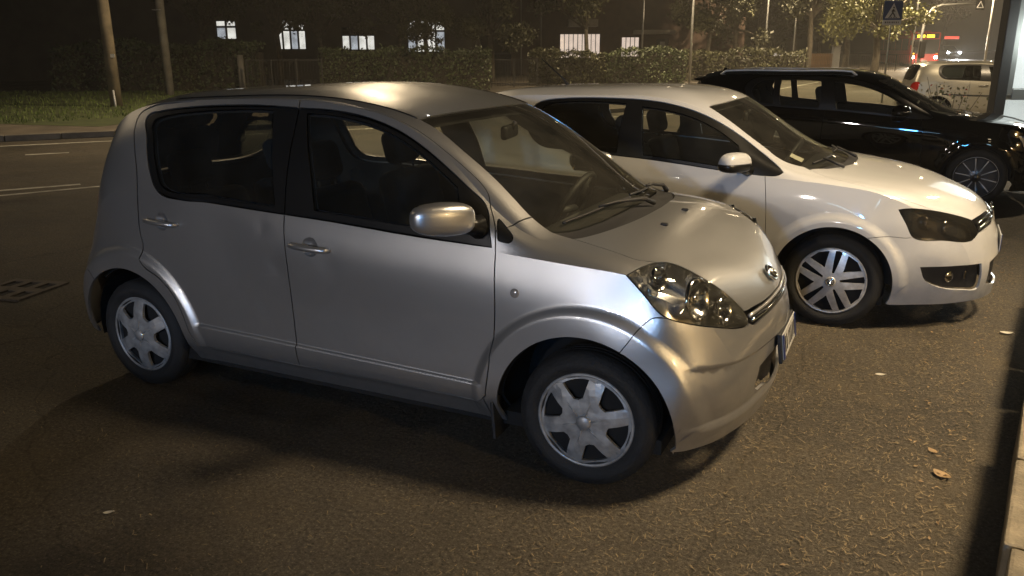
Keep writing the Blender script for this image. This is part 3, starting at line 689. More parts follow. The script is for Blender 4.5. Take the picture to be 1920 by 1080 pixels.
M['leafS'] = mat('shrub_leaf', (.20, .19, .08), .6, var=.3, vscale=3)
sh = empty('shrub', G(5.95, 11.3, 0), TH, None, 'leafy shrub with reddish tips between the black car and the beige one', 'shrub')
for k in range(7):
    t = RNG.uniform(0, 2*pi); e = RNG.uniform(.2, .6); tube('stem', [(0, 0, 0), (cos(t)*e*.4, sin(t)*e*.3, .7), (cos(t)*e, sin(t)*e*.6, RNG.uniform(1.0, 1.35))], [.008, .006, .003], 'twig', sh, 6)
P = np.c_[RNG.normal(-.1, .22, 300), RNG.normal(0, .2, 300), .35+RNG.beta(2.2, 1.8, 300)*.92]; leaves('foliage', P, .026, 'leafS', sh)
M['flower'] = mat('red_flower', (.5, .07, .03), .6); P = np.c_[RNG.uniform(-.35, .3, 14), RNG.normal(0, .2, 14), RNG.uniform(1.0, 1.3, 14)]; leaves('blossom', P, .018, 'flower', sh)

# --- posts and lamp posts
M['wood'] = mat('weathered_wood', (.16, .13, .085), .85, var=.35, vscale=3, bump=.6, bscale=25); M['concrete'] = mat('concrete', (.24, .22, .18), .85, var=.25, vscale=3, bump=.4, bscale=40); M['galv'] = mat('galvanised_steel', (.42, .42, .40), .45, .6, var=.2, vscale=5)
M['lampglow'] = mat('lamp_glow', (1, .9, .7), .5, emit=(1, .78, .48), estr=60.)
p1 = tag(tube('utility_pole', [G(-12.3, 26, 0), G(-12.3, 26, 3), G(-12.33, 26, 9.4)], [.175, .165, .12], 'wood', None, 16), 'leaning brown wooden pole on the lawn, the left one of two', 'pole')
for z, c in ((1.63, 'paper'),):
    boxo('notice', G(-12.16, 25.86, z), (.12, .02, .10), 'plate', None, Matrix.Rotation(TH, 3, 'Z')).parent = p1
st = tag(tube('marker_stake', [G(-12.10, 25.5, 0), G(-12.16, 25.6, .62)], [.035, .03], 'plate', None, 8), 'thin pale stake standing at the foot of the wooden pole', 'stake')
p2 = tag(tube('concrete_pole', [G(-13.45, 33, 0), G(-13.45, 33, 9.6)], [.17, .13], 'concrete', None, 16), 'pale grey concrete pole on the lawn, the right one of two', 'pole')
boxo('clamp', G(-13.52, 32.9, 3.30), (.30, .30, .03), 'galv', None, Matrix.Rotation(TH, 3, 'Z')).parent = p2
tag(tube('gate_post', [G(-12.16, 38, 0), G(-12.16, 38, 1.62)], [.15, .14], 'concrete', None, 14), 'short round concrete post in front of the tall ragged hedge', 'post')
def light(name, loc, energy, col, size, parent=None, spot=None, target=None):
    d = bpy.data.lights.new(name, 'SPOT' if spot else 'POINT'); d.energy = energy; d.color = col; d.shadow_soft_size = size
    if spot: d.spot_size = radians(spot); d.spot_blend = .6 if spot > 100 else 1.
    o = bpy.data.objects.new(name, d); COL.objects.link(o); o.location = loc
    if spot:
        t = Vector(target if target is not None else (loc[0], loc[1], 0)); o.rotation_euler = (t-Vector(loc)).to_track_quat('-Z', 'Y').to_euler()
    if parent is not None: o.parent = parent
    return o
def street_lamp(label, base, head, h, energy, col=(1, .80, .52), r=.075, spot=150, m='galv', glow=None, size=.12, z0=0., aim=None):
    e = empty('street_lamp', (base[0], base[1], z0), 0, None, label, 'street lamp'); d = Vector((head[0]-base[0], head[1]-base[1], 0)); a = math.atan2(d.y, d.x); z = head[2]
    if base: tube('post', [(0, 0, 0), (0, 0, h*.5), (0, 0, h)], [r, r*.85, r*.6], m, e, 12)
    tube('arm', [(0, 0, h*.985), (d.x*.35, d.y*.35, (h+z)*.5+.25), (d.x*.8, d.y*.8, z+.12), (d.x, d.y, z+.10)], r*.42, m, e, 8)
    rz = Matrix.Rotation(a, 3, 'Z'); boxo('lamp_head', (d.x+cos(a)*.2, d.y+sin(a)*.2, z+.08), (.62, .24, .11), 'plastic', e, rz, .04, 2)
    boxo('lamp_lens', (d.x+cos(a)*.2, d.y+sin(a)*.2, z+.015), (.42, .18, .03), glow or 'lampglow', e, rz)
    light('lamp_light', (d.x+cos(a)*.2, d.y+sin(a)*.2, z-.06), energy, col, size, e, spot, (d.x+cos(a)*.2+aim[0], d.y+sin(a)*.2+aim[1], 0) if aim else None)
    return e
# ------------------------------------------------------------------ silver hatchback, front axle at the world origin
def sirion_net():
    # rows from the rear bumper edge to the front bumper edge; columns: sill bottom ... roof centre line
    N=[]
    def row(*p): N.append(p)
    row((-2.74,.74,.24),(-2.78,.755,.24),(-2.83,.75,.25),(-2.88,.72,.25),(-2.91,.66,.25),(-2.932,.58,.25),(-2.943,.5,.25),(-2.95,.42,.25),(-2.955,.3,.25),(-2.96,.15,.25),(-2.96,0,.25))
    row((-2.66,.745,.22),(-2.68,.785,.32),(-2.75,.805,.40),(-2.83,.775,.455),(-2.89,.71,.475),(-2.935,.62,.48),(-2.955,.52,.48),(-2.965,.43,.48),(-2.97,.3,.48),(-2.975,.15,.48),(-2.975,0,.48))
    row((-2.56,.745,.21),(-2.57,.80,.31),(-2.62,.825,.45),(-2.70,.82,.55),(-2.78,.78,.63),(-2.84,.70,.665),(-2.87,.58,.675),(-2.885,.47,.68),(-2.895,.33,.68),(-2.90,.16,.68),(-2.90,0,.68))
    row((-2.45,.745,.2),(-2.45,.805,.31),(-2.47,.83,.46),(-2.53,.83,.61),(-2.61,.80,.76),(-2.685,.765,.85),(-2.755,.69,.87),(-2.80,.57,.875),(-2.825,.39,.875),(-2.835,.19,.875),(-2.84,0,.875))
    row((-2.32,.745,.2),(-2.32,.81,.31),(-2.33,.832,.46),(-2.37,.834,.63),(-2.46,.812,.83),(-2.56,.785,.99),(-2.655,.715,1.09),(-2.72,.61,1.115),(-2.76,.41,1.12),(-2.775,.2,1.12),(-2.78,0,1.12))
    row((-2.15,.745,.2),(-2.15,.81,.31),(-2.16,.832,.46),(-2.19,.834,.64),(-2.26,.818,.86),(-2.36,.795,1.025),(-2.49,.74,1.22),(-2.58,.645,1.325),(-2.65,.43,1.345),(-2.67,.21,1.35),(-2.675,0,1.35))
    row((-1.98,.745,.2),(-1.98,.81,.31),(-1.98,.832,.46),(-2.0,.834,.65),(-2.05,.822,.87),(-2.12,.808,1.018),(-2.25,.748,1.26),(-2.37,.65,1.425),(-2.43,.44,1.455),(-2.45,.22,1.465),(-2.455,0,1.468))
    row((-1.75,.745,.2),(-1.75,.81,.31),(-1.75,.83,.46),(-1.75,.833,.65),(-1.78,.823,.86),(-1.82,.81,1.007),(-1.88,.753,1.25),(-1.96,.65,1.465),(-1.98,.47,1.495),(-1.99,.235,1.507),(-1.99,0,1.511))
    for x,f,g,h,i,j,k in ((-1.4,(.812,.989),(.755,1.23),(.645,1.474),(.48,1.508),(.24,1.523),1.528),
                          (-1.1,(.812,.968),(.755,1.21),(.64,1.448),(.485,1.478),(.25,1.49),1.494),
                          (-.85,(.811,.953),(.757,1.17),(.637,1.375),(.55,1.405),(.28,1.432),1.44),
                          (-.62,(.809,.942),(.765,1.10),(.66,1.23),(.60,1.275),(.31,1.318),1.33),
                          (-.4,(.807,.931),(.775,1.02),(.71,1.06),(.645,1.115),(.34,1.19),1.208),
                          (-.2,(.803,.918),(.768,.955),(.725,.972),(.668,.99),(.36,1.055),1.072),
                          (0.,(.797,.905),(.755,.935),(.70,.949),(.61,.966),(.34,1.0),1.01)):
        row((x,.745,.2),(x,.81,.31),(x,.828,.46),(x,.832,.65),(x,f[0]+.021,f[1]-.115),(x,)+f,(x,)+g,(x,)+h,(x,)+i,(x,)+j,(x,0,k))
    row((.1,.745,.2),(.1,.808,.31),(.105,.828,.46),(.11,.83,.64),(.12,.808,.775),(.14,.788,.893),(.16,.738,.915),(.18,.68,.926),(.19,.585,.938),(.2,.33,.963),(.2,0,.968))
    row((.16,.745,.2),(.16,.806,.31),(.165,.826,.45),(.18,.826,.62),(.215,.80,.765),(.255,.765,.863),(.29,.70,.885),(.31,.625,.887),(.335,.48,.885),(.35,.25,.882),(.355,0,.88))
    row((.22,.745,.2),(.225,.80,.3),(.235,.82,.44),(.26,.815,.60),(.31,.785,.735),(.365,.715,.80),(.41,.62,.812),(.435,.52,.81),(.46,.38,.802),(.485,.19,.795),(.49,0,.793))
    row((.27,.745,.2),(.28,.79,.3),(.30,.81,.42),(.345,.79,.55),(.40,.735,.64),(.455,.655,.68),(.50,.55,.69),(.53,.445,.69),(.56,.30,.69),(.58,.15,.69),(.588,0,.69))
    row((.31,.74,.2),(.335,.775,.28),(.38,.775,.36),(.445,.735,.42),(.505,.65,.44),(.55,.545,.45),(.58,.44,.455),(.60,.335,.46),(.62,.215,.46),(.632,.11,.46),(.636,0,.46))
    row((.345,.73,.2),(.375,.71,.2),(.415,.66,.2),(.455,.595,.2),(.49,.51,.2),(.52,.42,.2),(.54,.34,.2),(.555,.26,.2),(.567,.18,.2),(.577,.09,.2),(.58,0,.2))
    return N
def silver_disp(p):
    p = p.copy(); x, y, z = p[:, 0].copy(), p[:, 1].copy(), p[:, 2].copy()
    sm = lambda t: (lambda c: c*c*(3-2*c))(np.clip(t, 0, 1))
    side = np.clip((y-.6)/.1, 0, 1)
    for wx in (0., -2.43):
        r = np.hypot(x-wx, z-.285); p[:, 1] += .019*sm((.485-r)/.05)*side*np.clip((z-.2)/.1, .3, 1)
    # ledge along the foot of the doors
    zc = .386+.036*np.clip((-x-.47)/1.5, 0, 1); k = sm((zc-z)/.014)*sm((z-.27)/.03)*sm((-.42-x)/.05)*sm((x+2.0)/.05); p[:, 1] += .013*k*side
    # cups behind the door handles
    for hx, hz in ((-1.259, .868), (-2.155, .902)):
        d = np.hypot(x-hx, (z-hz)*.95)/.042; p[:, 1] -= .024*np.clip(1-d**2, 0, 1)**.8*side
    # shallow dents in the doors
    for hx, hz, rr, am in ((-1.53, .93, .05, .0022), (-1.46, .76, .07, .0026), (-1.17, .80, .08, .002)):
        d = np.hypot(x-hx, z-hz)/rr; p[:, 1] -= am*np.exp(-d*d*2)*side
    # front bumper: lower half stepped back, lip along its foot
    f = sm((x-.36)/.12); l = np.hypot(x*.9+.1, y)+1e-6; zl = .565-.02*np.clip((x-.34)/.2, 0, 1)
    a = (-.011*sm((zl-z)/.016)*sm((z-.295)/.025)+.006*sm((.30-z)/.02))*f; p[:, 0] += a*(x*.9+.1)/l; p[:, 1] += a*y/l
    return p
car = empty('silver_hatchback', (0, 0, 0), 0, None, 'silver five-door hatchback nearest the camera, with dented doors and silver hubcaps', 'car')
SK = Skin(sirion_net(), [5, 7], silver_disp)
def surf(S, q, off=0.):
    uv = S.find([q]); return Vector(S.P(uv)[0]+S.N(uv)[0]*off)
def path(S, pts, off, step=.03):
    uv = S.find(spline(pts, step)); return [Vector(a) for a in S.P(uv)+S.N(uv)*off]
R_ = lambda l: [Vector((a[0], -a[1], a[2])) for a in l]
B = CarBody(SK, .026, car, .0030)
B.arch(0, .285, .36, .2); B.arch(-2.43, .285, .36, .2)
for wx in (0, -2.43):
    for r in (.385, .43, .443, .456, .469, .482, .495): B.arch(wx, .285, r, .31, sep=False, a0=-10, a1=190)
for hx, hz in ((-1.259, .868), (-2.155, .902)):
    for r in (.043, .036, .024, .010): B.curve([(hx+r*cos(a), .82, hz+r*sin(a)) for a in np.linspace(0, 2*pi, 20)[:-1]], True, False, w=(1, .1, 1), step=.012)
for dz in (.004, -.004, -.016, -.03): B.curve([(x, .83, .386+.036*(-x-.47)/1.5+dz) for x in np.linspace(-.46, -1.95, 12)], False, False, w=(1, .1, 1))
for zz in (.325, .305, .29): B.curve([(.38, .72, zz), (.47, .62, zz), (.55, .42, zz), (.60, .2, zz), (.62, 0, zz)], False, False)
B.curve([(.36, .78, .577), (.457, .696, .564), (.554, .508, .545), (.60, .3, .545), (.635, 0, .545)], False, False); B.curve([(.36, .78, .56), (.457, .69, .546), (.55, .5, .528), (.59, .3, .528), (.62, 0, .528)], False, False)
door = [(-2.353,.749,1.245),(-2.384,.708,1.327),(-2.382,.671,1.388),(-2.310,.656,1.427),(-2.150,.653,1.451),(-1.917,.646,1.467),(-1.667,.639,1.478),(-1.486,.636,1.481),(-1.201,.631,1.467),(-1.000,.626,1.433),(-.826,.629,1.370),(-.702,.639,1.300),(-.572,.653,1.216),(-.506,.664,1.168),(-.469,.678,1.133),(-.443,.708,1.086),(-.394,.768,1.026),(-.378,.797,.965),(-.370,.817,.832),(-.366,.830,.705),(-.374,.831,.571),(-.393,.836,.441),(-.412,.826,.335),
 (-.45,.812,.306),(-.559,.808,.304),(-.960,.809,.306),(-1.401,.807,.303),(-1.780,.810,.306),(-2.000,.816,.304),(-2.024,.835,.355),(-2.056,.844,.470),(-2.102,.842,.558),(-2.184,.843,.630),(-2.274,.843,.673),(-2.308,.834,.704),(-2.293,.824,.783),(-2.309,.819,.833),(-2.318,.806,.948),(-2.325,.779,1.138)]
B.curve(door, True, corners=(0, 22, 28, 34))
band = [(-2.282,.732,1.295),(-2.321,.690,1.368),(-2.309,.678,1.391),(-2.240,.673,1.408),(-2.018,.666,1.433),(-1.805,.663,1.444),(-1.632,.661,1.447),(-1.400,.661,1.440),(-1.216,.657,1.434),(-1.047,.653,1.408),(-.893,.653,1.358),(-.765,.661,1.292),(-.638,.675,1.207),(-.545,.689,1.139),(-.480,.700,1.092),(-.445,.728,1.055),(-.410,.777,1.003),(-.392,.80,.945),(-.749,.810,.962),(-1.155,.811,.988),(-1.533,.811,1.004),(-1.850,.810,1.019),(-2.150,.806,1.033),(-2.195,.799,1.063),(-2.224,.788,1.113),(-2.257,.764,1.210)]
B.curve(band, True, corners=(17,))
B.curve([(-2.234,.739,1.284),(-2.264,.699,1.352),(-2.252,.689,1.368),(-2.205,.684,1.383),(-2.010,.677,1.410),(-1.798,.672,1.424),(-1.626,.670,1.428),(-1.545,.670,1.426),(-1.50,.757,1.225),(-1.462,.807,1.030),(-1.60,.806,1.036),(-1.851,.804,1.049),(-2.122,.802,1.060),(-2.163,.796,1.085),(-2.187,.783,1.140),(-2.213,.765,1.212)], True, corners=(7, 9))
B.curve([(-1.356,.670,1.419),(-1.211,.667,1.411),(-1.056,.664,1.386),(-.907,.667,1.338),(-.785,.676,1.275),(-.668,.691,1.199),(-.592,.705,1.146),(-.545,.773,1.060),(-.535,.800,.996),(-.752,.803,1.000),(-1.047,.804,1.018),(-1.245,.805,1.028),(-1.275,.772,1.168),(-1.325,.718,1.319)], True, corners=(0, 6, 8, 11))
B.curve([(-1.412,.62,1.50),(-1.405,.661,1.442),(-1.404,.74,1.25),(-1.404,.811,.99),(-1.395,.826,.855),(-1.388,.832,.719),(-1.381,.829,.486),(-1.379,.825,.383),(-1.378,.805,.29)])
B.curve([(-.392,.735,1.046),(-.350,.752,1.018),(-.317,.771,.990),(-.314,.783,.977),(-.324,.791,.968),(-.350,.794,.970),(-.366,.794,.974),(-.377,.78,1.008)], True, step=.008)
B.curve([(-.372,.785,1.00),(-.40,.765,1.02)], step=.01); B.curve([(-.352,.753,1.017),(-.325,.71,1.035),(-.292,.645,1.047),(-.285,.62,1.05)])
B.curve([(-.435,.83,.37),(-.418,.81,.29),(-.424,.745,.2)])
B.curve([(-.850,.558,1.403),(-.744,.564,1.355),(-.638,.583,1.290),(-.486,.600,1.191),(-.389,.620,1.118),(-.294,.643,1.047),(-.205,.654,.996)])
B.curve([(-.850,.558,1.403),(-.824,.367,1.416),(-.806,.149,1.421),(-.80,0,1.422)])
B.curve([(-.205,.654,.996),(-.144,.570,.994),(-.082,.400,1.007),(-.057,.232,1.016),(-.045,0,1.02)])
B.curve([(-.125,.65,.973),(-.10,.625,.974),(-.038,.522,.984),(.018,.360,.996),(.039,.234,1.001),(.05,0,1.0)])
B.curve([(-.205,.654,.996),(-.116,.642,.973),(-.009,.662,.957),(.083,.680,.943),(.160,.690,.930),(.225,.655,.917)])
HL = [(.150,.787,.891),(.173,.753,.905),(.223,.657,.918),(.257,.613,.911),(.311,.585,.890),(.385,.558,.848),(.445,.517,.800),(.493,.476,.747),(.529,.442,.693),(.542,.445,.660),(.520,.522,.661),(.449,.656,.695),(.372,.740,.723),(.311,.781,.746),(.280,.788,.764),(.219,.785,.824),(.165,.786,.877)]
B.curve(HL, True, corners=(0, 2))
B.curve([(.500,.480,.715),(.522,.450,.706),(.545,.348,.701),(.568,.232,.698),(.585,0,.696)])
B.curve([(.535,.455,.668),(.554,.415,.646),(.574,.314,.649),(.589,.217,.653),(.60,0,.655)])
B.curve([(.345,.752,.765),(.318,.777,.748),(.288,.791,.749),(.259,.799,.746),(.218,.813,.707),(.173,.845,.641),(.145,.851,.60)])
B.curve([(.645,0,.475),(.635,.2,.472),(.60,.36,.455),(.592,.375,.37),(.605,.3,.325),(.62,0,.31)], corners=(2, 4))
B.curve([(-2.58,0,1.41),(-2.57,.3,1.405),(-2.55,.52,1.385),(-2.61,.58,1.29),(-2.69,.6,1.12),(-2.76,.5,1.06),(-2.79,0,1.05)])
B.curve([(-2.66,.72,.98),(-2.74,.62,1.0),(-2.81,.54,.88),(-2.82,.60,.76),(-2.76,.69,.76)], True)
B.curve([(-2.90,0,.66),(-2.89,.45,.655),(-2.80,.76,.62),(-2.70,.82,.60),(-2.66,.83,.565),(-2.58,.83,.52)])
B.solve([('body', [(-1.4,.2,1.52),(-2.42,.81,.85),(-1.2,.79,.25),(-.7,.6,1.3)]), ('rear_bumper', [(-2.95,.2,.45)]),
 ('front_door', [(-.9,.83,.6),(-1.0,.638,1.421)]), ('rear_door', [(-1.7,.83,.6),(-1.8,.652,1.458)]), ('front_frame', [(-.46,.79,.99)]), ('rear_frame', [(-1.43,.78,1.15),(-2.235,.765,1.2)]),
 ('front_glass', [(-.9,.76,1.2)]), ('rear_glass', [(-1.8,.74,1.25)]), ('quarter', [(-.355,.77,.99)]), ('fender', [(0,.82,.75)]), ('hood', [(.2,.2,.96)]), ('cowl', [(-.03,.3,1.01)]),
 ('windscreen', [(-.5,.2,1.25)]), ('headlight', [(.35,.66,.80)]), ('grille', [(.577,.2,.675)]), ('bumper', [(.55,.55,.60)]), ('intake', [(.63,.1,.4)]), ('tailgate_glass', [(-2.68,.1,1.3)]), ('tail_lamp', [(-2.77,.63,.88)])])
B.part('body_shell', 'body', 'silver', centre=True)
for o in B.part('front_door', 'front_door', 'silver'): FDO = o
B.part('rear_door', 'rear_door', 'silver'); B.part('window_frame', 'front_frame', 'trim', -.003); B.part('window_frame', 'rear_frame', 'trim', -.003)
B.part('window_glass', 'front_glass', 'glass', -.006, 0); B.part('window_glass', 'rear_glass', 'glass', -.006, 0); B.part('quarter_light', 'quarter', 'trim', -.002)
B.part('front_wing', 'fender', 'silver'); B.part('bonnet', 'hood', 'silver', centre=True); B.part('scuttle', 'cowl', 'plastic', -.008, centre=True)
B.part('windscreen', 'windscreen', 'ws_glass', -.003, .004, centre=True); B.part('rear_window', 'tailgate_glass', 'dark_glass', -.004, 0, centre=True)
bump = B.part('front_bumper', 'bumper', 'silver', centre=True)[0]; B.part('rear_bumper', 'rear_bumper', 'silver', centre=True)
hl = B.part('headlight', 'headlight', 'lens', 0, 0); B.part('tail_lamp', 'tail_lamp', 'red_lens', 0)
for o, sd in zip(hl, (-1, 1)):
    B.part('lamp_bowl', 'headlight', 'bowl', -.095, .0, parent=o, side=sd, shrink=False)
    g = B.geo(['headlight'], 0, .095, True); W = [f for f in g[1] if len(f) == 4]
    V = [(a[0], a[1]*sd, a[2]) for a in g[0]]; welded('lamp_wall', V, W, 'bowl', o)
    for (cx, cy, cz, r) in ((.365, .625, .775, .078), (.465, .525, .725, .052), (.245, .70, .855, .044)):
        V, F = lathe([(r*.12, -.050), (r*.5, -.040), (r*.85, -.015), (r, .004), (r*1.06, .004), (r*1.08, -.01)], 32, 'z')
        R3 = Matrix.Rotation(radians(80), 3, 'Y'); R4 = Matrix.Rotation(radians(-14*-sd), 3, 'Z')
        c0 = surf(SK, (cx, cy, cz), -.03); c0.y *= sd; V = [R4 @ (R3 @ Vector(a))+c0 for a in V]; pyd('reflector', V, F, 'reflector', o, True)
        bm = bmesh.new(); bmesh.ops.create_uvsphere(bm, u_segments=12, v_segments=8, radius=r*.22); bmesh.ops.translate(bm, vec=c0+Vector((-.02, 0, 0)), verts=bm.verts); bmo('bulb', bm, 'chrome', o, True)
gr = B.part('grille', 'grille', 'trim', -.03, 0, centre=True)[0]
for zz, xx in ((.684, -.002), (.664, .002)):
    pts = path(SK, [(.54,.42,zz-.002),(.57,.25,zz),(.585,.0,zz)], xx); pts = R_(pts)[:-1]+pts[::-1] if False else R_(pts)+pts[::-1][1:]
    tube('grille_bar', pts, .008, 'silver' if zz > .67 else 'chrome', gr, 8)
B.part('lower_intake', 'intake', 'plastic', -.03, 0, centre=True)
regs = ['body', 'rear_bumper', 'front_door', 'rear_door', 'front_frame', 'rear_frame', 'quarter', 'fender', 'hood', 'cowl', 'bumper', 'grille', 'intake', 'tail_lamp', 'headlight']
def liner(B, regs, root, off=-.075, name='inner_shell'):
    g = B.geo(regs, off, 0, False); g = ([(a[0], a[1], max(a[2], .25)) for a in g[0]], g[1], g[2]); B.mesh(name, [g, B.mirror(g)], 'inner', root)
liner(B, [r for r in regs if r not in ('front_frame', 'rear_frame', 'quarter', 'bumper', 'rear_bumper', 'intake', 'grille', 'headlight')], car, -.06)
g = B.geo(['front_frame', 'rear_frame', 'quarter'], -.03, 0, False); B.mesh('pillar_lining', [g], 'inner', car); B.mesh('pillar_lining', [B.mirror(g)], 'inner', car)
# underside and wheel housings
def under(root, x0, x1, half, z, wheels, r):
    boxo('underbody', ((x0+x1)/2, 0, z+.04), (x1-x0, half*2, .06), 'inner', root)
    for wx, wz in wheels:
        for sg in (-1, 1):
            V, F = [], []; a = np.linspace(-.18, pi+.18, 24)
            for t in a:
                for yy in (.50, .735): V.append((wx+(r+.012)*cos(t), sg*yy, wz+(r+.012)*sin(t)))
            F = [(2*i, 2*i+2, 2*i+3, 2*i+1) for i in range(len(a)-1)]
            n = len(V); V.append((wx, sg*.5, wz)); F += [(2*i, 2*i+2, n) for i in range(len(a)-1)]
            pyd('wheel_housing', V, F, 'inner', root)
under(car, -2.70, .30, .745, .17, ((0, .285), (-2.43, .285)), .36)
for x in (0, -2.43):
    for sg in (-1, 1): wheel(car, x, sg*.715, .283, .283, .165, .194, 'six', .04 if x == 0 else 0, .16 if x == 0 else .42)
for sg in (-1, 1):
    boxo('mud_flap', (-.385, sg*.76, .225), (.015, .13, .17), 'plastic', car, Matrix.Rotation(-.08, 3, 'Y'), .004)
cabin(car, -1.15, -2.0, .44, -.18, .93, -.70, .60, roofz=1.372, wheel_side=1)
for sg in (-1, 1):
    # door handles
    for hx, hz in ((-1.259, .868), (-2.155, .902)):
        e0, e1_ = surf(SK, (hx-.105, .82, hz+.003)), surf(SK, (hx+.105, .82, hz-.005)); pts = [e0.lerp(e1_, t)+Vector((0, of, 0)) for t, of in ((0, .0), (.06, .018), (.25, .026), (.5, .029), (.75, .027), (.94, .020), (1, .0))]
        pts = [Vector((a.x, a.y*sg, a.z)) for a in pts]; V, F = tube_mesh(pts, [.010, .013, .014, .014, .014, .013, .010], 10); pyd('door_handle', V, F, 'silver', car, True)
    # mirror
    mr = empty('door_mirror', (0, 0, 0), 0, car)
    rz = Matrix.Rotation(radians(38 if sg < 0 else 98)*sg, 3, 'Z'); mc = Vector((-.525, -.945, 1.073)) if sg < 0 else Vector((-.60, .865, 1.073))    # the far one is folded in
    bm = bmesh.new(); bmesh.ops.create_cube(bm, size=1); bmesh.ops.subdivide_edges(bm, edges=bm.edges[:], cuts=7, use_grid_fill=True)
    for v in bm.verts:
        c = v.co*2; ex = 3.2 if True else 2
        l = (abs(c.x)**ex+abs(c.y)**ex+abs(c.z)**ex)**(1/ex); c = c/max(l, 1e-6)
        hh = .064*(1-.12*(-c.y*sg if False else c.y)*0); ty = c.y
        v.co = Vector((c.x*(.062 if c.x > 0 else .038)*(1-.15*abs(ty)), ty*.128, c.z*.063*(1-.10*max(0, ty*sg))+.006*(ty*sg)))
    bmesh.ops.rotate(bm, cent=(0, 0, 0), matrix=rz, verts=bm.verts); bmesh.ops.translate(bm, vec=mc, verts=bm.verts)
    bmo('mirror_housing', bm, 'silver', mr, True)
    n = rz @ Vector((-1, 0, 0)); c = mc+n*.0385
    boxo('mirror_pane', c, (.004, .20, .095), 'mirror', mr, rz, .02, 2)
    V, F = tube_mesh([(-.455, sg*.79, 1.02), (-.47, sg*.83, 1.03), (-.50, sg*(.90 if sg < 0 else .85), 1.04)], [.05, .034, .028], 10); pyd('mirror_arm', V, F, 'trim', mr, True)
    # indicator on the wing
    q = surf(SK, (-.282, .821, .78), 0); V, F = lathe([(0, .007), (.013, .006), (.018, .002), (.02, -.004)], 20); V = [(a+q.x, (b+q.y)*sg, c*1.0+q.z) for a, b, c in V]; pyd('side_indicator', V, F, 'amber_lens', car, True)
    # roof gutter strip
    pts = path(SK, [(-2.2,.60,1.462),(-1.7,.585,1.495),(-1.2,.575,1.483),(-.95,.565,1.442),(-.86,.562,1.408)], .001); pts = pts if sg > 0 else R_(pts); tube('roof_strip', pts, .004, 'trim', car, 6)
# wipers: blade from outer to inner end, arm from its pivot
for piv, bl in (((.012, .02, 1.004), ((-.19, -.58, 1.003), (-.15, -.44, 1.01), (-.11, -.22, 1.022), (-.09, -.02, 1.03))), ((-.055, .48, .985), ((-.105, .02, 1.03), (-.10, .22, 1.022), (-.12, .36, 1.014), (-.165, .52, 1.006)))):
    f = lambda q, of: (lambda s: Vector((s.x, math.copysign(s.y, q[1]), s.z)))(surf(SK, (q[0], abs(q[1]), q[2]), of))
    wp = empty('wiper', (0, 0, 0), 0, car); b_ = [f(q, .014) for q in bl]
    tube('wiper_blade', [Vector(a) for a in spline([tuple(b) for b in b_], .04)], .006, 'plastic', wp, 6)
    mid = (b_[1]+b_[2])/2+Vector((0, 0, .012)); p0_ = f(piv, .01); tube('wiper_arm', [p0_, p0_.lerp(mid, .2)+Vector((0, 0, .022)), p0_.lerp(mid, .7)+Vector((0, 0, .014)), mid], [.013, .010, .007, .005], 'plastic', wp, 8)
for y in (-.28, .06):
    q = surf(SK, (.145, abs(y), .98), .004); boxo('washer_nozzle', (q.x, y, q.z), (.03, .02, .012), 'plastic', car, None, .004)
# badge and number plate
bd = empty('badge', (.551, 0, .757), 0, car); bd.rotation_euler = (0, radians(48), 0)
V, F = tube_mesh([(.034*cos(a), .05*sin(a), 0) for a in np.linspace(0, 2*pi, 33)], .006, 8, False); pyd('badge_ring', V, F, 'chrome', bd, True)
V, F = join([tube_mesh(q, .006, 6) for q in ([(-.028, -.018, .002), (.026, .002, .004)], [(-.028, .018, .002), (.026, .002, .004)], [(-.012, -.03, .002), (-.012, .03, .002)])]); pyd('badge_mark', V, F, 'chrome', bd, True)
V, F = lathe([(0, -.004), (.036, -.004)], 24, 'z'); pyd('badge_field', [(a, b*1.4, c) for a, b, c in V], F, 'trim', bd)
pl = empty('number_plate', (.648, 0, .485), 0, car); pl.rotation_euler = (0, radians(-8), 0)
boxo('plate', (0, 0, 0), (.006, .36, .11), 'plate', pl, None, .002, 1)
for y in (-.165, .165): boxo('plate_band', (.0036, y, 0), (.003, .03, .106), 'plate_blue', pl)
for y, w in ((-.125, .030), (-.083, .034), (-.030, .014), (.006, .032), (.045, .030), (.088, .034), (.128, .028)): boxo('plate_mark', (.0036, y, 0), (.002, w*.5, .066), 'trim', pl)
boxo('plate_holder', (-.012, 0, -.004), (.016, .38, .13), 'plastic', pl, None, .004)
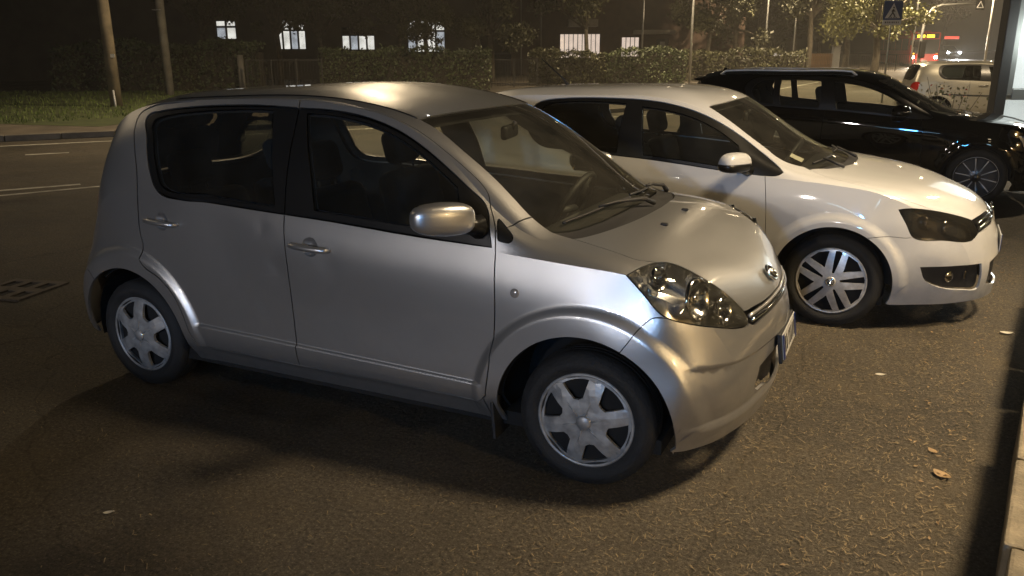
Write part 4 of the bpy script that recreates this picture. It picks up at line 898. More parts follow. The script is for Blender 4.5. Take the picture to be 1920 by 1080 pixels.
# ------------------------------------------------------------------ the other hatchbacks share one layout of panels
def white_net():
    N = []
    for r in sirion_net()[:7]: N.append([tailmap(q) for q in r])
    for x,f,g,h,i,j,k in ((-1.75,(.81,1.012),(.752,1.2),(.645,1.385),(.48,1.42),(.24,1.437),1.442),
        (-1.4,(.812,.992),(.755,1.19),(.635,1.39),(.47,1.427),(.24,1.445),1.45),
        (-1.1,(.813,.972),(.757,1.17),(.635,1.365),(.48,1.413),(.24,1.432),1.438),
        (-.85,(.813,.95),(.762,1.13),(.64,1.285),(.57,1.328),(.28,1.378),1.388),
        (-.62,(.812,.932),(.768,1.06),(.672,1.145),(.61,1.178),(.31,1.245),1.26),
        (-.4,(.81,.918),(.775,.98),(.715,1.005),(.645,1.028),(.34,1.1),1.118),
        (-.2,(.808,.905),(.775,.93),(.735,.943),(.67,.96),(.36,.997),1.01),
        (0.,(.803,.89),(.765,.912),(.71,.923),(.62,.935),(.34,.952),.957),
        (.15,(.798,.872),(.755,.893),(.70,.903),(.60,.915),(.33,.928),.932)):
        N.append([(x,.75,.18),(x,.81,.3),(x,.829,.45),(x,.834,.63),(x,f[0]+.021,f[1]-.12),(x,)+f,(x,)+g,(x,)+h,(x,)+i,(x,)+j,(x,0,k)])
    N.append([(.2,.75,.18),(.2,.81,.3),(.21,.829,.45),(.225,.827,.61),(.25,.81,.72),(.30,.785,.83),(.345,.735,.852),(.37,.67,.863),(.40,.53,.873),(.42,.28,.88),(.425,0,.882)])
    N.append([(.25,.75,.18),(.255,.805,.3),(.275,.82,.44),(.31,.81,.57),(.37,.79,.68),(.455,.745,.755),(.52,.675,.775),(.56,.59,.785),(.595,.45,.795),(.62,.23,.80),(.63,0,.803)])
    N.append([(.29,.75,.18),(.305,.795,.29),(.345,.805,.41),(.41,.785,.51),(.49,.75,.60),(.59,.685,.645),(.66,.605,.67),(.705,.51,.685),(.74,.37,.70),(.765,.18,.708),(.77,0,.71)])
    N.append([(.315,.745,.18),(.35,.775,.275),(.41,.775,.365),(.50,.745,.44),(.60,.69,.50),(.685,.61,.53),(.745,.52,.545),(.785,.42,.55),(.82,.30,.555),(.85,.15,.555),(.86,0,.555)])
    N.append([(.33,.74,.175),(.385,.745,.235),(.465,.725,.285),(.56,.68,.325),(.65,.62,.345),(.73,.54,.36),(.785,.455,.365),(.825,.365,.37),(.86,.25,.37),(.885,.125,.37),(.895,0,.37)])
    N.append([(.345,.73,.17),(.41,.705,.17),(.49,.66,.17),(.575,.605,.17),(.655,.535,.17),(.725,.455,.17),(.78,.375,.17),(.82,.295,.17),(.855,.2,.17),(.877,.1,.17),(.885,0,.17)])
    N=[[(x+.05*min(1,max(0,(x-.5)/.3)),y,z+(.012*min(1,max(0,(x-.4)/.3)) if z>.6 else 0)) for x,y,z in r] for r in N]
    return N
def tailmap(q): return (-2.47+(q[0]+2.43)*1.22, q[1]*1.01, q[2] if q[2] < .5 else .5+(q[2]-.5)*.93)
def flare(wheels, am=.016, r0=.44, dr=.06):
    def d(p):
        p = p.copy()
        for wx, wz in wheels:
            r = np.hypot(p[:, 0]-wx, p[:, 2]-wz); side = np.clip((p[:, 1]-.6)/.1, 0, 1); t = np.clip((r0-r)/dr, 0, 1)
            p[:, 1] += am*t*t*(3-2*t)*side*np.clip((p[:, 2]-.2)/.1, .3, 1)
        return p
    return d
def hatch(root, col, h, wheels, arch_r, R, wid, rimr, ty, kind, mp=lambda q: q, five=False, detail=True, wheelset=None, lens='smoke_lens', bowl='darkbowl', glassm='glass', rearlamp=True, flare_am=.016):
    net = [[mp(q) for q in r] for r in white_net()]
    S = Skin(net, [5, 7], flare(wheels, flare_am, arch_r+.09)); B = CarBody(S, h, root, .0022 if h < .04 else .003)
    def C(pts, *a, **k): return B.curve([mp(q) for q in pts], *a, **k)
    zmin = min(q[2] for q in net[10])
    for wx, wz in wheels:
        B.arch(wx, wz, arch_r, zmin)
        if detail:
            for r in (arch_r+.03, arch_r+.06, arch_r+.09): B.arch(wx, wz, r, .31, False, -10, 190)
    C([(-2.13,.735,1.22),(-2.10,.70,1.30),(-2.062,.685,1.332),(-2.018,.673,1.347),(-1.869,.659,1.364),(-1.575,.650,1.371),(-1.291,.649,1.362),(-1.106,.653,1.339),(-.925,.655,1.290),(-.744,.664,1.211),(-.564,.683,1.102),(-.454,.709,1.030),(-.393,.746,.990),(-.342,.785,.950),(-.365,.80,.932),(-.453,.809,.926),(-.524,.811,.930),(-.752,.811,.948),(-.952,.811,.968),(-1.223,.811,.992),(-1.457,.811,1.006),(-1.80,.808,1.026),(-2.0,.80,1.05),(-2.09,.775,1.12)], True, corners=(13,))
    gf = [(-1.298,.679,1.320),(-1.113,.683,1.298),(-.938,.690,1.255),(-.766,.709,1.181),(-.636,.737,1.098),(-.612,.789,1.014),(-.610,.809,.958),(-.754,.807,.972),(-.955,.806,.993),(-1.244,.805,1.016),(-1.272,.754,1.187)]
    C(gf, True, corners=(0, 4, 6, 9))
    if five: C([(-1.42,.68,1.335),(-1.6,.67,1.343),(-1.80,.675,1.34),(-1.80,.745,1.2),(-1.78,.80,1.05),(-1.6,.803,1.035),(-1.41,.804,1.026),(-1.40,.75,1.2)], True, corners=(0, 2, 4, 6)); C([(-1.87,.675,1.335),(-1.97,.69,1.315),(-2.06,.735,1.20),(-2.0,.78,1.09),(-1.85,.80,1.055),(-1.86,.745,1.2)], True, corners=(0, 4))
    else: C([(-1.42,.67,1.340),(-1.6,.665,1.345),(-1.87,.675,1.338),(-2.0,.69,1.312),(-2.05,.735,1.20),(-1.99,.78,1.09),(-1.9,.795,1.055),(-1.7,.80,1.038),(-1.43,.803,1.022)], True, corners=(0, 8))
    C([(-.45,.80,.95),(-.444,.812,.909),(-.424,.828,.759),(-.413,.833,.581),(-.405,.83,.40),(-.43,.812,.30),(-.50,.808,.29),(-.96,.81,.29)]+([(-1.31,.81,.29),(-1.355,.815,.34),(-1.36,.83,.6),(-1.35,.80,1.04)] if five else [(-1.40,.81,.29),(-1.56,.81,.30),(-1.60,.828,.45),(-1.59,.828,.7),(-1.585,.80,1.03)]), corners=(5, 8) if five else (5, 9))
    if five: C([(-1.33,.812,.32),(-1.38,.81,.30),(-1.70,.81,.29),(-1.86,.82,.33),(-1.90,.83,.6),(-2.0,.82,.75),(-2.04,.80,1.0),(-2.0,.785,1.09),(-1.97,.77,1.14)], corners=(2,)); C([(-1.345,.81,.98),(-1.35,.745,1.2),(-1.36,.648,1.375)])
    C([(-.875,.596,1.326),(-.805,.612,1.288),(-.622,.630,1.171),(-.473,.635,1.076),(-.413,.655,1.030),(-.328,.665,.994),(-.242,.649,.974)])
    C([(-.875,.596,1.326),(-.829,.48,1.341),(-.79,.289,1.353),(-.775,0,1.357)]); C([(-.242,.649,.974),(-.151,.546,.966),(-.100,.393,.968),(-.05,.2,.972),(-.04,0,.974)])
    C([(-.212,.69,.962),(-.18,.63,.962),(-.10,.53,.958),(-.04,.39,.960),(.01,.2,.958),(.02,0,.957)])
    C([(-.247,.643,.976),(-.147,.70,.943),(.008,.752,.905),(.193,.765,.868),(.343,.745,.815),(.45,.715,.785),(.50,.675,.745)])
    hl = [(.330,.786,.771),(.389,.767,.779),(.500,.706,.768),(.622,.624,.738),(.728,.530,.696),(.775,.512,.617),(.743,.573,.580),(.591,.698,.591),(.430,.775,.607),(.380,.786,.690)]
    C(hl, True, corners=(0, 4, 5)); C([(.45,.75,.63),(.415,.778,.608),(.29,.815,.609),(.165,.851,.591),(.10,.851,.565)])
    C([(.715,.56,.69),(.735,.52,.698),(.784,.359,.706),(.822,.163,.706),(.832,0,.706)]); C([(.765,.53,.615),(.79,.49,.620),(.825,.38,.632),(.862,.22,.638),(.88,0,.638)])
    C([(.487,.750,.428),(.670,.646,.431),(.817,.485,.427),(.835,.458,.334),(.819,.435,.259),(.736,.532,.263),(.578,.668,.304),(.521,.713,.344)], True, corners=(0, 2))
    C([(.945,0,.43),(.92,.25,.43),(.885,.385,.415),(.89,.37,.27),(.93,.2,.24),(.94,0,.24)], corners=(2, 3))
    C([tailmap(q) for q in ((-2.58,0,1.41),(-2.57,.3,1.405),(-2.55,.52,1.385),(-2.61,.58,1.29),(-2.69,.6,1.12),(-2.76,.5,1.06),(-2.79,0,1.05))]); C([tailmap(q) for q in ((-2.58,.775,.99),(-2.72,.67,1.0),(-2.80,.56,.90),(-2.80,.62,.78),(-2.68,.775,.76))], True)
    B.curve([mp(tailmap(q)) for q in ((-2.90,0,.66),(-2.89,.45,.655),(-2.80,.76,.62),(-2.70,.82,.60))]+[(wheels[1][0]-.22, .84, .54)])
    sd = [('body', [(-1.4,.2,1.45),(-2.35,.81,.75),(0,.82,.75),(-1.2,.79,.235),(-.7,.64,1.2)]), ('door', [(-.9,.83,.6)]), ('frame', [(-1.335,.70,1.3),(-.42,.79,.955),(-1.80,.665,1.352)]), ('front_glass', [(-.9,.76,1.1)]), ('rear_glass', [(-1.6,.74,1.2)]),
      ('hood', [(.3,.2,.89)]), ('cowl', [(-.06,.3,.968)]), ('windscreen', [(-.5,.2,1.2)]), ('headlight', [(.55,.65,.68)]), ('grille', [(.83,.2,.67)]), ('bumper', [(.66,.60,.50)]), ('fog', [(.7,.60,.35)]), ('intake', [(.93,.1,.33)]),
      ('rear_window', [tailmap((-2.68,.1,1.3))]), ('tail_lamp', [tailmap((-2.72,.70,.88))]), ('rear_bumper', [tailmap((-2.95,.2,.45))])]
    if five: sd[4:4] = [('rear_door', [(-1.62,.83,.6)]), ('quarter_glass', [(-1.95,.74,1.2)])]
    B.solve([(a, [mp(q) for q in b]) for a, b in sd])
    P = B.part; P('body_shell', 'body', col, centre=True); P('front_door' if five else 'door', 'door', col); P('window_frame', 'frame', 'trim', -.003)
    P('window_glass', 'front_glass', glassm, -.006, 0); P('window_glass', 'rear_glass', glassm, -.006, 0); P('bonnet', 'hood', col, centre=True); P('scuttle', 'cowl', 'plastic', -.006, centre=True)
    P('windscreen', 'windscreen', 'ws_glass', -.003, .004, centre=True); P('front_bumper', 'bumper', col, centre=True); P('rear_bumper', 'rear_bumper', col, centre=True); P('rear_window', 'rear_window', 'dark_glass', -.004, 0, centre=True)
    if five: P('rear_door', 'rear_door', col); P('quarter_light', 'quarter_glass', glassm, -.006, 0)
    P('tail_lamp', 'tail_lamp', 'red_lens')
    P('grille', 'grille', 'trim', -.02, 0, centre=True); P('lower_intake', 'intake', 'plastic', -.03, 0, centre=True)
    fg = P('fog_surround', 'fog', 'plastic', -.025, 0); L = P('headlight', 'headlight', lens, 0, 0)
    for o, s2 in zip(L, (-1, 1)):
        B.part('lamp_bowl', 'headlight', bowl, -.06, 0, parent=o, side=s2, shrink=False)
        g = B.geo(['headlight'], 0, .06, True); welded('lamp_wall', [(a[0], a[1]*s2, a[2]) for a in g[0]], [f for f in g[1] if len(f) == 4], bowl, o)
    liner(B, [r for r in B.names if r not in ('front_glass', 'rear_glass', 'quarter_glass', 'windscreen', 'rear_window', 'frame', 'bumper', 'rear_bumper', 'intake', 'grille', 'headlight', 'fog')], root, -.06)
    g = B.geo(['frame'], -.03, 0, False); B.mesh('pillar_lining', [g], 'inner', root); B.mesh('pillar_lining', [B.mirror(g)], 'inner', root)
    x0, x1 = wheels[1][0]-.25, wheels[0][0]+.30; under(root, x0, x1, .745, zmin-.03, wheels, arch_r)
    for wx, wz in wheels:
        for s2 in (-1, 1): wheel(root, wx, s2*ty, R, R, wid, rimr, kind)
    return S, B, L, fg

white = empty('white_hatchback', (.70, 2.52, 0), radians(-1), None, 'white three-door hatchback parked in the middle, with smoked headlights', 'car')
WS, WB, WL, WF = hatch(white, 'white', .032, ((0, .295), (-2.47, .295)), .35, .298, .185, .207, .722, 'five_pair', bowl='bowl2')
for o, sg in zip(WL, (-1, 1)):
    for cx, cy, cz, r, mm in ((.605, .615, .655, .050, 'chrome'), (.50, .69, .69, .043, 'chrome')):
        V, F = lathe([(r*.1, -.05), (r*.6, -.035), (r*.9, -.012), (r, .004), (r*1.1, .004), (r*1.12, -.01)], 28, 'z'); R3 = Matrix.Rotation(radians(84), 3, 'Y'); R4 = Matrix.Rotation(radians(20)*sg, 3, 'Z')
        pyd('reflector', [R4 @ (R3 @ Vector(a))+Vector((cx, cy*sg, cz)) for a in V], F, mm, o, True)
for o, sg in zip(WF, (-1, 1)):
    V, F = lathe([(0, .006), (.028, .004), (.036, -.002), (.04, -.006)], 24, 'z'); R3 = Matrix.Rotation(radians(88), 3, 'Y'); R4 = Matrix.Rotation(radians(38)*sg, 3, 'Z')
    pyd('fog_lamp', [R4 @ (R3 @ Vector(a))+Vector((.655, .612*sg, .36)) for a in V], F, 'chrome', o, True)
    boxo('fog_fin', (.73, .555*sg, .365), (.02, .012, .05), 'chrome', o, Matrix.Rotation(radians(45)*sg, 3, 'Z'), .003)
for zz in (.688, .655):
    pts = path(WS, [(.775,.48,zz-.01),(.82,.3,zz),(.86,0,zz)], .0); tube('grille_bar', R_(pts)+pts[::-1][1:], .007, 'chrome', white, 8)
bd = empty('badge', (.868, 0, .672), 0, white); bd.rotation_euler = (0, radians(75), 0)
V, F = tube_mesh([(.055*cos(a), .055*sin(a), 0) for a in np.linspace(0, 2*pi, 33)], .006, 8, False); pyd('badge_ring', V, F, 'chrome', bd, True)
V, F = join([tube_mesh([(-.045, q*.03, 0), (.045, q*.012, 0), (-.005, 0, 0)], .005, 6) for q in (-1, 1)]); pyd('badge_mark', V, F, 'chrome', bd, True)
pl = empty('number_plate', (.925, 0, .50), 0, white); boxo('plate', (0, 0, 0), (.006, .36, .11), 'plate', pl, None, .002, 1)
for y in (-.165, .165): boxo('plate_band', (.0036, y, 0), (.003, .03, .106), 'plate_blue', pl)
cabin(white, -1.1, -1.95, .42, -.15, .90, -.75, .60, roofz=1.29)
tube('aerial', [(-2.12, 0, 1.42), (-2.16, 0, 1.47), (-2.36, 0, 1.63)], [.013, .008, .003], 'plastic', white, 8)
def mirror_pair(root, c, size, col, low, rot=30):
    for sg in (-1, 1):
        mr = empty('door_mirror', (0, 0, 0), 0, root); rz = Matrix.Rotation(radians(rot)*sg, 3, 'Z')
        for nm, z0, z1, m in (('mirror_cap', -.1, 1, col), ('mirror_base', -1, -.1, low)):
            bm = bmesh.new(); bmesh.ops.create_cube(bm, size=1); bmesh.ops.subdivide_edges(bm, edges=bm.edges[:], cuts=7, use_grid_fill=True)
            for v in bm.verts:
                q = v.co*2; ex = 3.; l = (abs(q.x)**ex+abs(q.y)**ex+abs(q.z)**ex)**(1/ex); q = q/max(l, 1e-6)
                zz = min(max(q.z, z0), z1); v.co = Vector((q.x*size[0]*(1-.2*zz), q.y*size[1]*(1-.12*zz), zz*size[2]))
            bmesh.ops.rotate(bm, cent=(0, 0, 0), matrix=rz, verts=bm.verts); bmesh.ops.translate(bm, vec=(c[0], c[1]*sg, c[2]), verts=bm.verts); bmo(nm, bm, m, mr, True)
        tube('mirror_arm', [(c[0]+.06, sg*.78, c[2]-.07), (c[0]+.04, sg*.86, c[2]-.05), (c[0]+.01, sg*(c[1]-.03), c[2]-.035)], [.04, .03, .025], low, mr, 8)
mirror_pair(white, (-.61, .94, 1.015), (.065, .115, .062), 'white', 'trim')
for base, tip in (((-.02,.46,.962), ((-.20,.56,.985), (-.16,.40,.99), (-.12,.10,1.0))), ((-.0,.12,.97), ((-.14,.03,1.0), (-.14,.28,.995), (-.20,.54,.985)))):
    sg = -1 if base[1] > .3 else 1; wp = empty('wiper', (0, 0, 0), 0, white)
    f = lambda q, of: (lambda s: Vector((s.x, s.y*sg, s.z)))(surf(WS, q, of)); bl = [f(q, .014) for q in tip]
    tube('wiper_blade', bl, .007, 'plastic', wp, 6); tube('wiper_arm', [f(base, .015), bl[1]+Vector((0, 0, .014))], [.012, .006], 'plastic', wp, 8)
q = surf(WS, (-.30, .50, 1.03), -.012); n_ = Vector(WS.N(WS.find([(-.30, .50, 1.03)]))[0]); bm = bmesh.new(); box(bm, (0, 0, 0), (.085, .075, .001)); bmesh.ops.rotate(bm, cent=(0, 0, 0), matrix=Vector((0, 0, 1)).rotation_difference(n_).to_matrix(), verts=bm.verts); bmesh.ops.translate(bm, vec=q, verts=bm.verts)
for v in bm.verts: v.co.y *= -1
bmo('windscreen_sticker', bm, 'paper', white)

# ------------------------------------------------------------------ black estate car
def piece(x, a, b): return float(np.interp(x, a, b))
XA = (-3.2, -2.47, -1.75, -1.1, -.85, 0., .34, .95); XB = (-3.62, -3.02, -2.12, -1.36, -1.09, -.10, .36, .90)
estate_map = lambda q: (piece(q[0], XA, XB), q[1]*1.088, q[2]*1.012+.02*max(0, min(1, (-q[0]-1.9)/.6))*(1 if q[2] > 1.1 else 0))
black = empty('black_estate', (1.75, 7.72, 0), 0, None, 'glossy black estate car with roof rails, beyond the white hatchback', 'car')
BS, BB, BL_, BF = hatch(black, 'black', .045, ((0, .31), (-2.64, .31)), .365, .314, .205, .222, .77, 'ten', estate_map, True, False, lens='lens', bowl='bowl')
cabin(black, -1.35, -2.25, .44, -.42, .92, -1.0, .66, roofz=1.30)
mirror_pair(black, (-.83, 1.02, 1.03), (.07, .12, .065), 'black', 'trim')
for sg in (-1, 1):
    pts = path(BS, [estate_map(q) for q in ((-2.35,.585,1.39),(-1.9,.575,1.425),(-1.4,.565,1.415),(-1.15,.56,1.395))], .03, .1); pts = pts if sg > 0 else R_(pts)
    pts = [pts[0]-Vector((.06, 0, .045))]+pts+[pts[-1]+Vector((.06, 0, -.045))]; tube('roof_rail', pts, .012, 'alloy', black, 8)
    for hx, hz in ((-1.50, .90), (-2.40, .93)):
        h_ = [surf(BS, (hx+dx, .9, hz), of) for dx, of in ((-.1, .0), (-.08, .025), (.08, .025), (.1, .0))]; tube('door_handle', [Vector((a.x, a.y*sg, a.z)) for a in h_], .012, 'black', black, 8)
    g1 = path(BS, [estate_map(q) for q in ((-2.05,.775,1.13),(-1.8,.806,1.028),(-1.2,.812,.990),(-.46,.812,.922))], .004, .1)
sp = spline([(-3.05, .62, 1.40), (-3.22, .60, 1.385), (-3.34, .50, 1.37)], .05); V, F = [], []
sec = [(-2.98, 1.415), (-3.12, 1.41), (-3.30, 1.375), (-3.33, 1.36), (-3.28, 1.345), (-3.0, 1.37)]
for y in np.linspace(-.62, .62, 15):
    k = .05*(y/.62)**2
    for x, z in sec: V.append((x+k*1.2, y, z-k*.5))
for i in range(14):
    for j in range(6): F.append((i*6+j, i*6+(j+1) % 6, (i+1)*6+(j+1) % 6, (i+1)*6+j))
F += [tuple(range(6))[::-1], tuple(range(84, 90))]; pyd('roof_spoiler', V, F, 'black', black)
V, F = [], []
for x, w, z in ((-2.88, .03, 1.425), (-2.95, .022, 1.455), (-3.02, .008, 1.475), (-3.04, .004, 1.43)): V += [(x, -w, z), (x, w, z), (x, w, 1.40), (x, -w, 1.40)]
for i in range(3): F += [(4*i, 4*i+1, 4*i+5, 4*i+4), (4*i+1, 4*i+2, 4*i+6, 4*i+5), (4*i+3, 4*i, 4*i+4, 4*i+7)]
pyd('fin_aerial', V, F, 'black', black)

# ------------------------------------------------------------------ beige hatchback on the road beyond
bx_map = lambda q: (piece(q[0], (-3.2, -2.6, -2.05, -1.3, 0, 1), (-3.12, -2.76, -2.36, -1.36, 0, 1)), q[1]*.99, q[2]*1.0)
hb = radians(11)
beige = empty('beige_hatchback', (3.72, 19.55, 0), hb, None, 'beige hatchback standing across the road behind the lit glass panel', 'car')
GS, GB, GL, GF = hatch(beige, 'beige', .06, ((0, .30), (-2.40, .30)), .36, .30, .18, .2, .72, 'five_pair', bx_map, False, False, glassm='dark_glass')
cabin(beige, -1.1, -1.95, .44, -.15, .90, -.75, .60, roofz=1.29)
mirror_pair(beige, (-.6, .94, 1.06), (.065, .115, .062), 'beige', 'trim')
for sg in (-1, 1):
    h_ = [surf(GS, (-1.45+dx, .83, .90), of) for dx, of in ((-.1, .0), (-.08, .025), (.08, .025), (.1, .0))]; tube('door_handle', [Vector((a.x, a.y*sg, a.z)) for a in h_], .013, 'chrome', beige, 8)
    m_ = path(GS, [(-2.3,.83,.70),(-1.4,.835,.68),(-.45,.835,.66)], .008, .1); tube('side_strip', m_ if sg > 0 else R_(m_), .014, 'plastic', beige, 6)
# ------------------------------------------------------------------ lamps of the street and the car park
WARM = (1, .77, .48)
street_lamp('street lamp over the low wall, out of the picture on the right', (4.7, .7), (3.9, .85, 6.0), 6.2, E_NEAR, WARM, spot=78, aim=(-1.9, .0), size=.55)
lb = G(-12.33, 26)
def hung_lamp(label, c, energy, col=WARM, size=.12):
    """lamp hanging from a cable across the road"""
    e = empty('hanging_lamp', c, 0, None, label, 'street lamp')
    V, F = lathe([(.04, .20), (.10, .16), (.26, .02), (.27, .0), (.25, .0)], 24, 'z'); pyd('lamp_shade', V, F, 'galv', e, True)
    bm = bmesh.new(); bmesh.ops.create_uvsphere(bm, u_segments=16, v_segments=10, radius=.11); bmo('lamp_bulb', bm, 'lampglow', e, True)
    tube('cable', [(-9, -5, 1.2), (-4, -2.2, .5), (0, 0, .2), (4, 2.2, .5), (9, 5, 1.2)], .012, 'plastic', e, 6)
    light('lamp_light', (0, 0, -.28), energy, col, size, e, 165, (0, 0, -5)); return e
hung_lamp('lamp hung on a cable above the road behind the parked cars', (-12.0, 16.0, 8.5), E_ROAD)
hung_lamp('lamp hung on a cable above the far end of the bays', (-1.5, 30, 8.5), E_ROAD2)
hung_lamp('unseen hung lamp added up the road for glare on the black bonnet', (4.5, 42, 6.5), E_ROAD2*.8)  # added out of view so the black bonnet and windscreen catch a highlight
hung_lamp('lamp hung on a cable above the road left of the lawn', (-17.0, -1.0, 8.5), E_LEFT)
street_lamp('thin pale lamp post in front of the overgrown hedge', tuple(G(9.97, 47))[:2], (*tuple(G(8.6, 44))[:2], 8.5), 8.4, E_FAR, WARM, .075)
street_lamp('thin pale lamp post farther along, right of the leaning trunk', tuple(G(17.95, 60))[:2], (*tuple(G(17.0, 57))[:2], 8.5), 8.4, E_FAR, WARM, .075, z0=rise(60))
street_lamp('street lamp beside the road above the lamp-lit tree', tuple(G(24.6, 52))[:2], (*tuple(G(22.0, 46.5))[:2], 8.2), 8.2, E_FAR*1.6, WARM, .07, z0=rise(52))
street_lamp('street lamp standing behind the bus', tuple(G(37.0, 66))[:2], (*tuple(G(34.5, 66))[:2], 7.6), 7.6, E_FAR*2.2, WARM, .09, z0=rise(66))
# slim posts among the trees
for a, b, r, lab in ((8.95, 58, .07, 'dark slim post left of the thin lamp post'), (21.3, 64, .06, 'slim post beside the lit poster boards'), (5.1, 57, .05, 'slim post left of the wider barred window')):
    tag(tube('post', [G(a, b, 0), G(a, b, 6.5)], r, 'galv', None, 8), lab, 'post')

# ------------------------------------------------------------------ fences
M['rail'] = mat('fence_iron', (.07, .065, .055), .6, .3)
def fence(label, a0, a1, b, h, step=.13, z0=0.):
    e = empty('fence', G((a0+a1)/2, b, z0), TH, None, label, 'fence'); L = a1-a0
    for z in (h, .18): boxo('rail', (0, 0, z), (L, .04, .045), 'rail', e)
    n = int(L/1.6)+1
    for i in range(n+1): boxo('fence_post', (-L/2+L*i/n, .0, h/2+.03), (.05, .05, h+.06), 'rail', e)
    me = None
    for i in range(int(L/step)):
        if me is None: o = boxo('bar', (0, 0, h/2), (.018, .018, h-.1), 'rail', e); me = o.data
        else: o = obj('bar', me, e)
        o.location = (-L/2+step*(i+.5), 0, 0)
    return e
fence('low iron rail fence left of the dense clipped hedge', -11.6, -8.3, 37, 1.40); fence('low iron rail fence left of the straggly hedge', -1.0, 1.3, 42, 1.33)

# ------------------------------------------------------------------ building with four lit windows
M['wall_dark'] = mat('dark_render', (.09, .08, .06), .9, var=.2, vscale=1); M['brick'] = mat('brick_wall', (.075, .048, .034), .9, var=.25, vscale=2); M['winframe'] = mat('window_frame', (.02, .02, .018), .6); M['canopy'] = mat('canopy_concrete', (.28, .26, .22), .8, var=.2)
def lit_pane(name, col, e, contrast=.5):
    m = bpy.data.materials.new(name); m.use_nodes = True; nt = m.node_tree; L = nt.links.new; b = nt.nodes['Principled BSDF']; tc = N(nt, 'ShaderNodeTexCoord'); z = N(nt, 'ShaderNodeTexNoise', Scale=2.2, Detail=3.); L(tc.outputs['Object'], z.inputs['Vector'])
    r = N(nt, 'ShaderNodeMapRange'); L(z.outputs[0], r.inputs[0]); r.inputs[1].default_value = .35; r.inputs[2].default_value = .65; r.inputs[3].default_value = e*(1-contrast); r.inputs[4].default_value = e
    b.inputs['Base Color'].default_value = (.3, .3, .3, 1); b.inputs['Emission Color'].default_value = (*col, 1); L(r.outputs[0], b.inputs['Emission Strength']); b.inputs['Roughness'].default_value = .1; return m
M['lit_white'] = lit_pane('lit_room_white', (.97, .96, .88), .9, .35); M['lit_cool'] = lit_pane('lit_room_cool', (.85, .92, 1.0), .5, .5); M['lit_pink'] = lit_pane('lit_blind', (1.0, .80, .66), .75, .15); M['pane_dark'] = mat('dark_pane', (.02, .02, .02), .05)
bA = empty('school_building', G(-20, 55, 0), TH, None, 'dark low building with four groups of bright white windows behind the trees', 'building')
def facade(root, L, H, openings, m, t=.3, name='wall'):
    """wall from local x=0..L with rectangular openings (x0,x1,z0,z1)"""
    V, F = plate([(0, 0), (L, 0), (L, H), (0, H)], [[(a, c), (b, c), (b, d), (a, d)] for a, b, c, d in openings], 0, lambda x, y: x*0, t)
    V = [(a, -c, b) for a, b, c in V]; return pyd(name, V, F, m, root)
ops = [(.98, 2.3, 2.55, 3.75), (4.75, 6.75, 1.9, 3.75), (9.05, 11.2, 1.85, 3.3), (13.3, 15.75, 1.7, 3.72)]
ops2 = [(a-20+.0, b-20, c, d) for a, b, c, d in ops]
facade(bA, 38, 7.5, [(a+20, b+20, c, d) for a, b, c, d in ops], 'wall_dark').location = (-20, 0, 0)
boxo('roof', (-1, 4, 7.6), (38.6, 9, .25), 'canopy', bA)
boxo('back_wall', (-1, 7.8, 3.7), (37.5, .3, 7.4), 'wall_dark', bA)
for k, (a, b, c, d) in enumerate(ops):
    w = empty('window', (a, .12, c), 0, bA); W, H = b-a, d-c; nx = (2, 4, 4, 4)[k]
    zt = H*.66
    for i in range(nx+1): boxo('mullion', (W*i/nx, 0, H/2), (.11, .08, H), 'winframe', w)
    for z in (0, zt, H): boxo('transom', (W/2, 0, z), (W, .08, .12), 'winframe', w)
    for i in range(nx):
        for z0, z1, mm in ((0, zt, 'lit_white' if (i+k) % 3 else 'lit_cool'), (zt, H, 'lit_white')):
            if k == 2 and z0 > 0: mm = 'pane_dark'
            boxo('pane', (W*(i+.5)/nx, .05, (z0+z1)/2), (W/nx-.02, .02, z1-z0-.02), mm, w)
# ------------------------------------------------------------------ brick building with barred windows
bB = empty('brick_building', G(0, 62, 0), TH, None, 'brick building with two softly lit windows behind vertical bars', 'building')
opsB = [(3.57, 6.5, 1.0, 2.98), (8.07, 9.35, 1.0, 2.74), (10.6, 11.5, .0, 2.6)]
facade(bB, 17, 7.0, opsB, 'brick'); boxo('roof', (8.5, 4, 7.1), (17.6, 9, .25), 'canopy', bB)
for k, (a, b, c, d) in enumerate(opsB[:2]):
    w = empty('window', (a, .1, c), 0, bB); W, H = b-a, d-c; boxo('pane', (W/2, .08, H/2), (W, .02, H), 'lit_pink', w); n = 9 if k == 0 else 4
    for i in range(n+1): boxo('bar', (W*i/n, -.02, H/2), (.05, .05, H), 'winframe', w)
    for z in (0, H): boxo('window_rail', (W/2, -.02, z), (W+.06, .07, .08), 'winframe', w)
boxo('canopy', (5.15, -.6, 3.68), (2.1, 1.3, .5), 'canopy', bB); boxo('canopy', (10.3, -.6, 3.05), (2.9, 1.3, .28), 'canopy', bB)
dr = boxo('door', (11.05, .12, 1.3), (.9, .06, 2.6), 'winframe', bB); boxo('door_pane', (11.05, .08, 1.7), (.35, .02, 1.4), 'plate', dr)
for x in (.75, 2.2): boxo('drainpipe', (x, -.1, 3.0), (.1, .1, 6.0), 'canopy', bB)

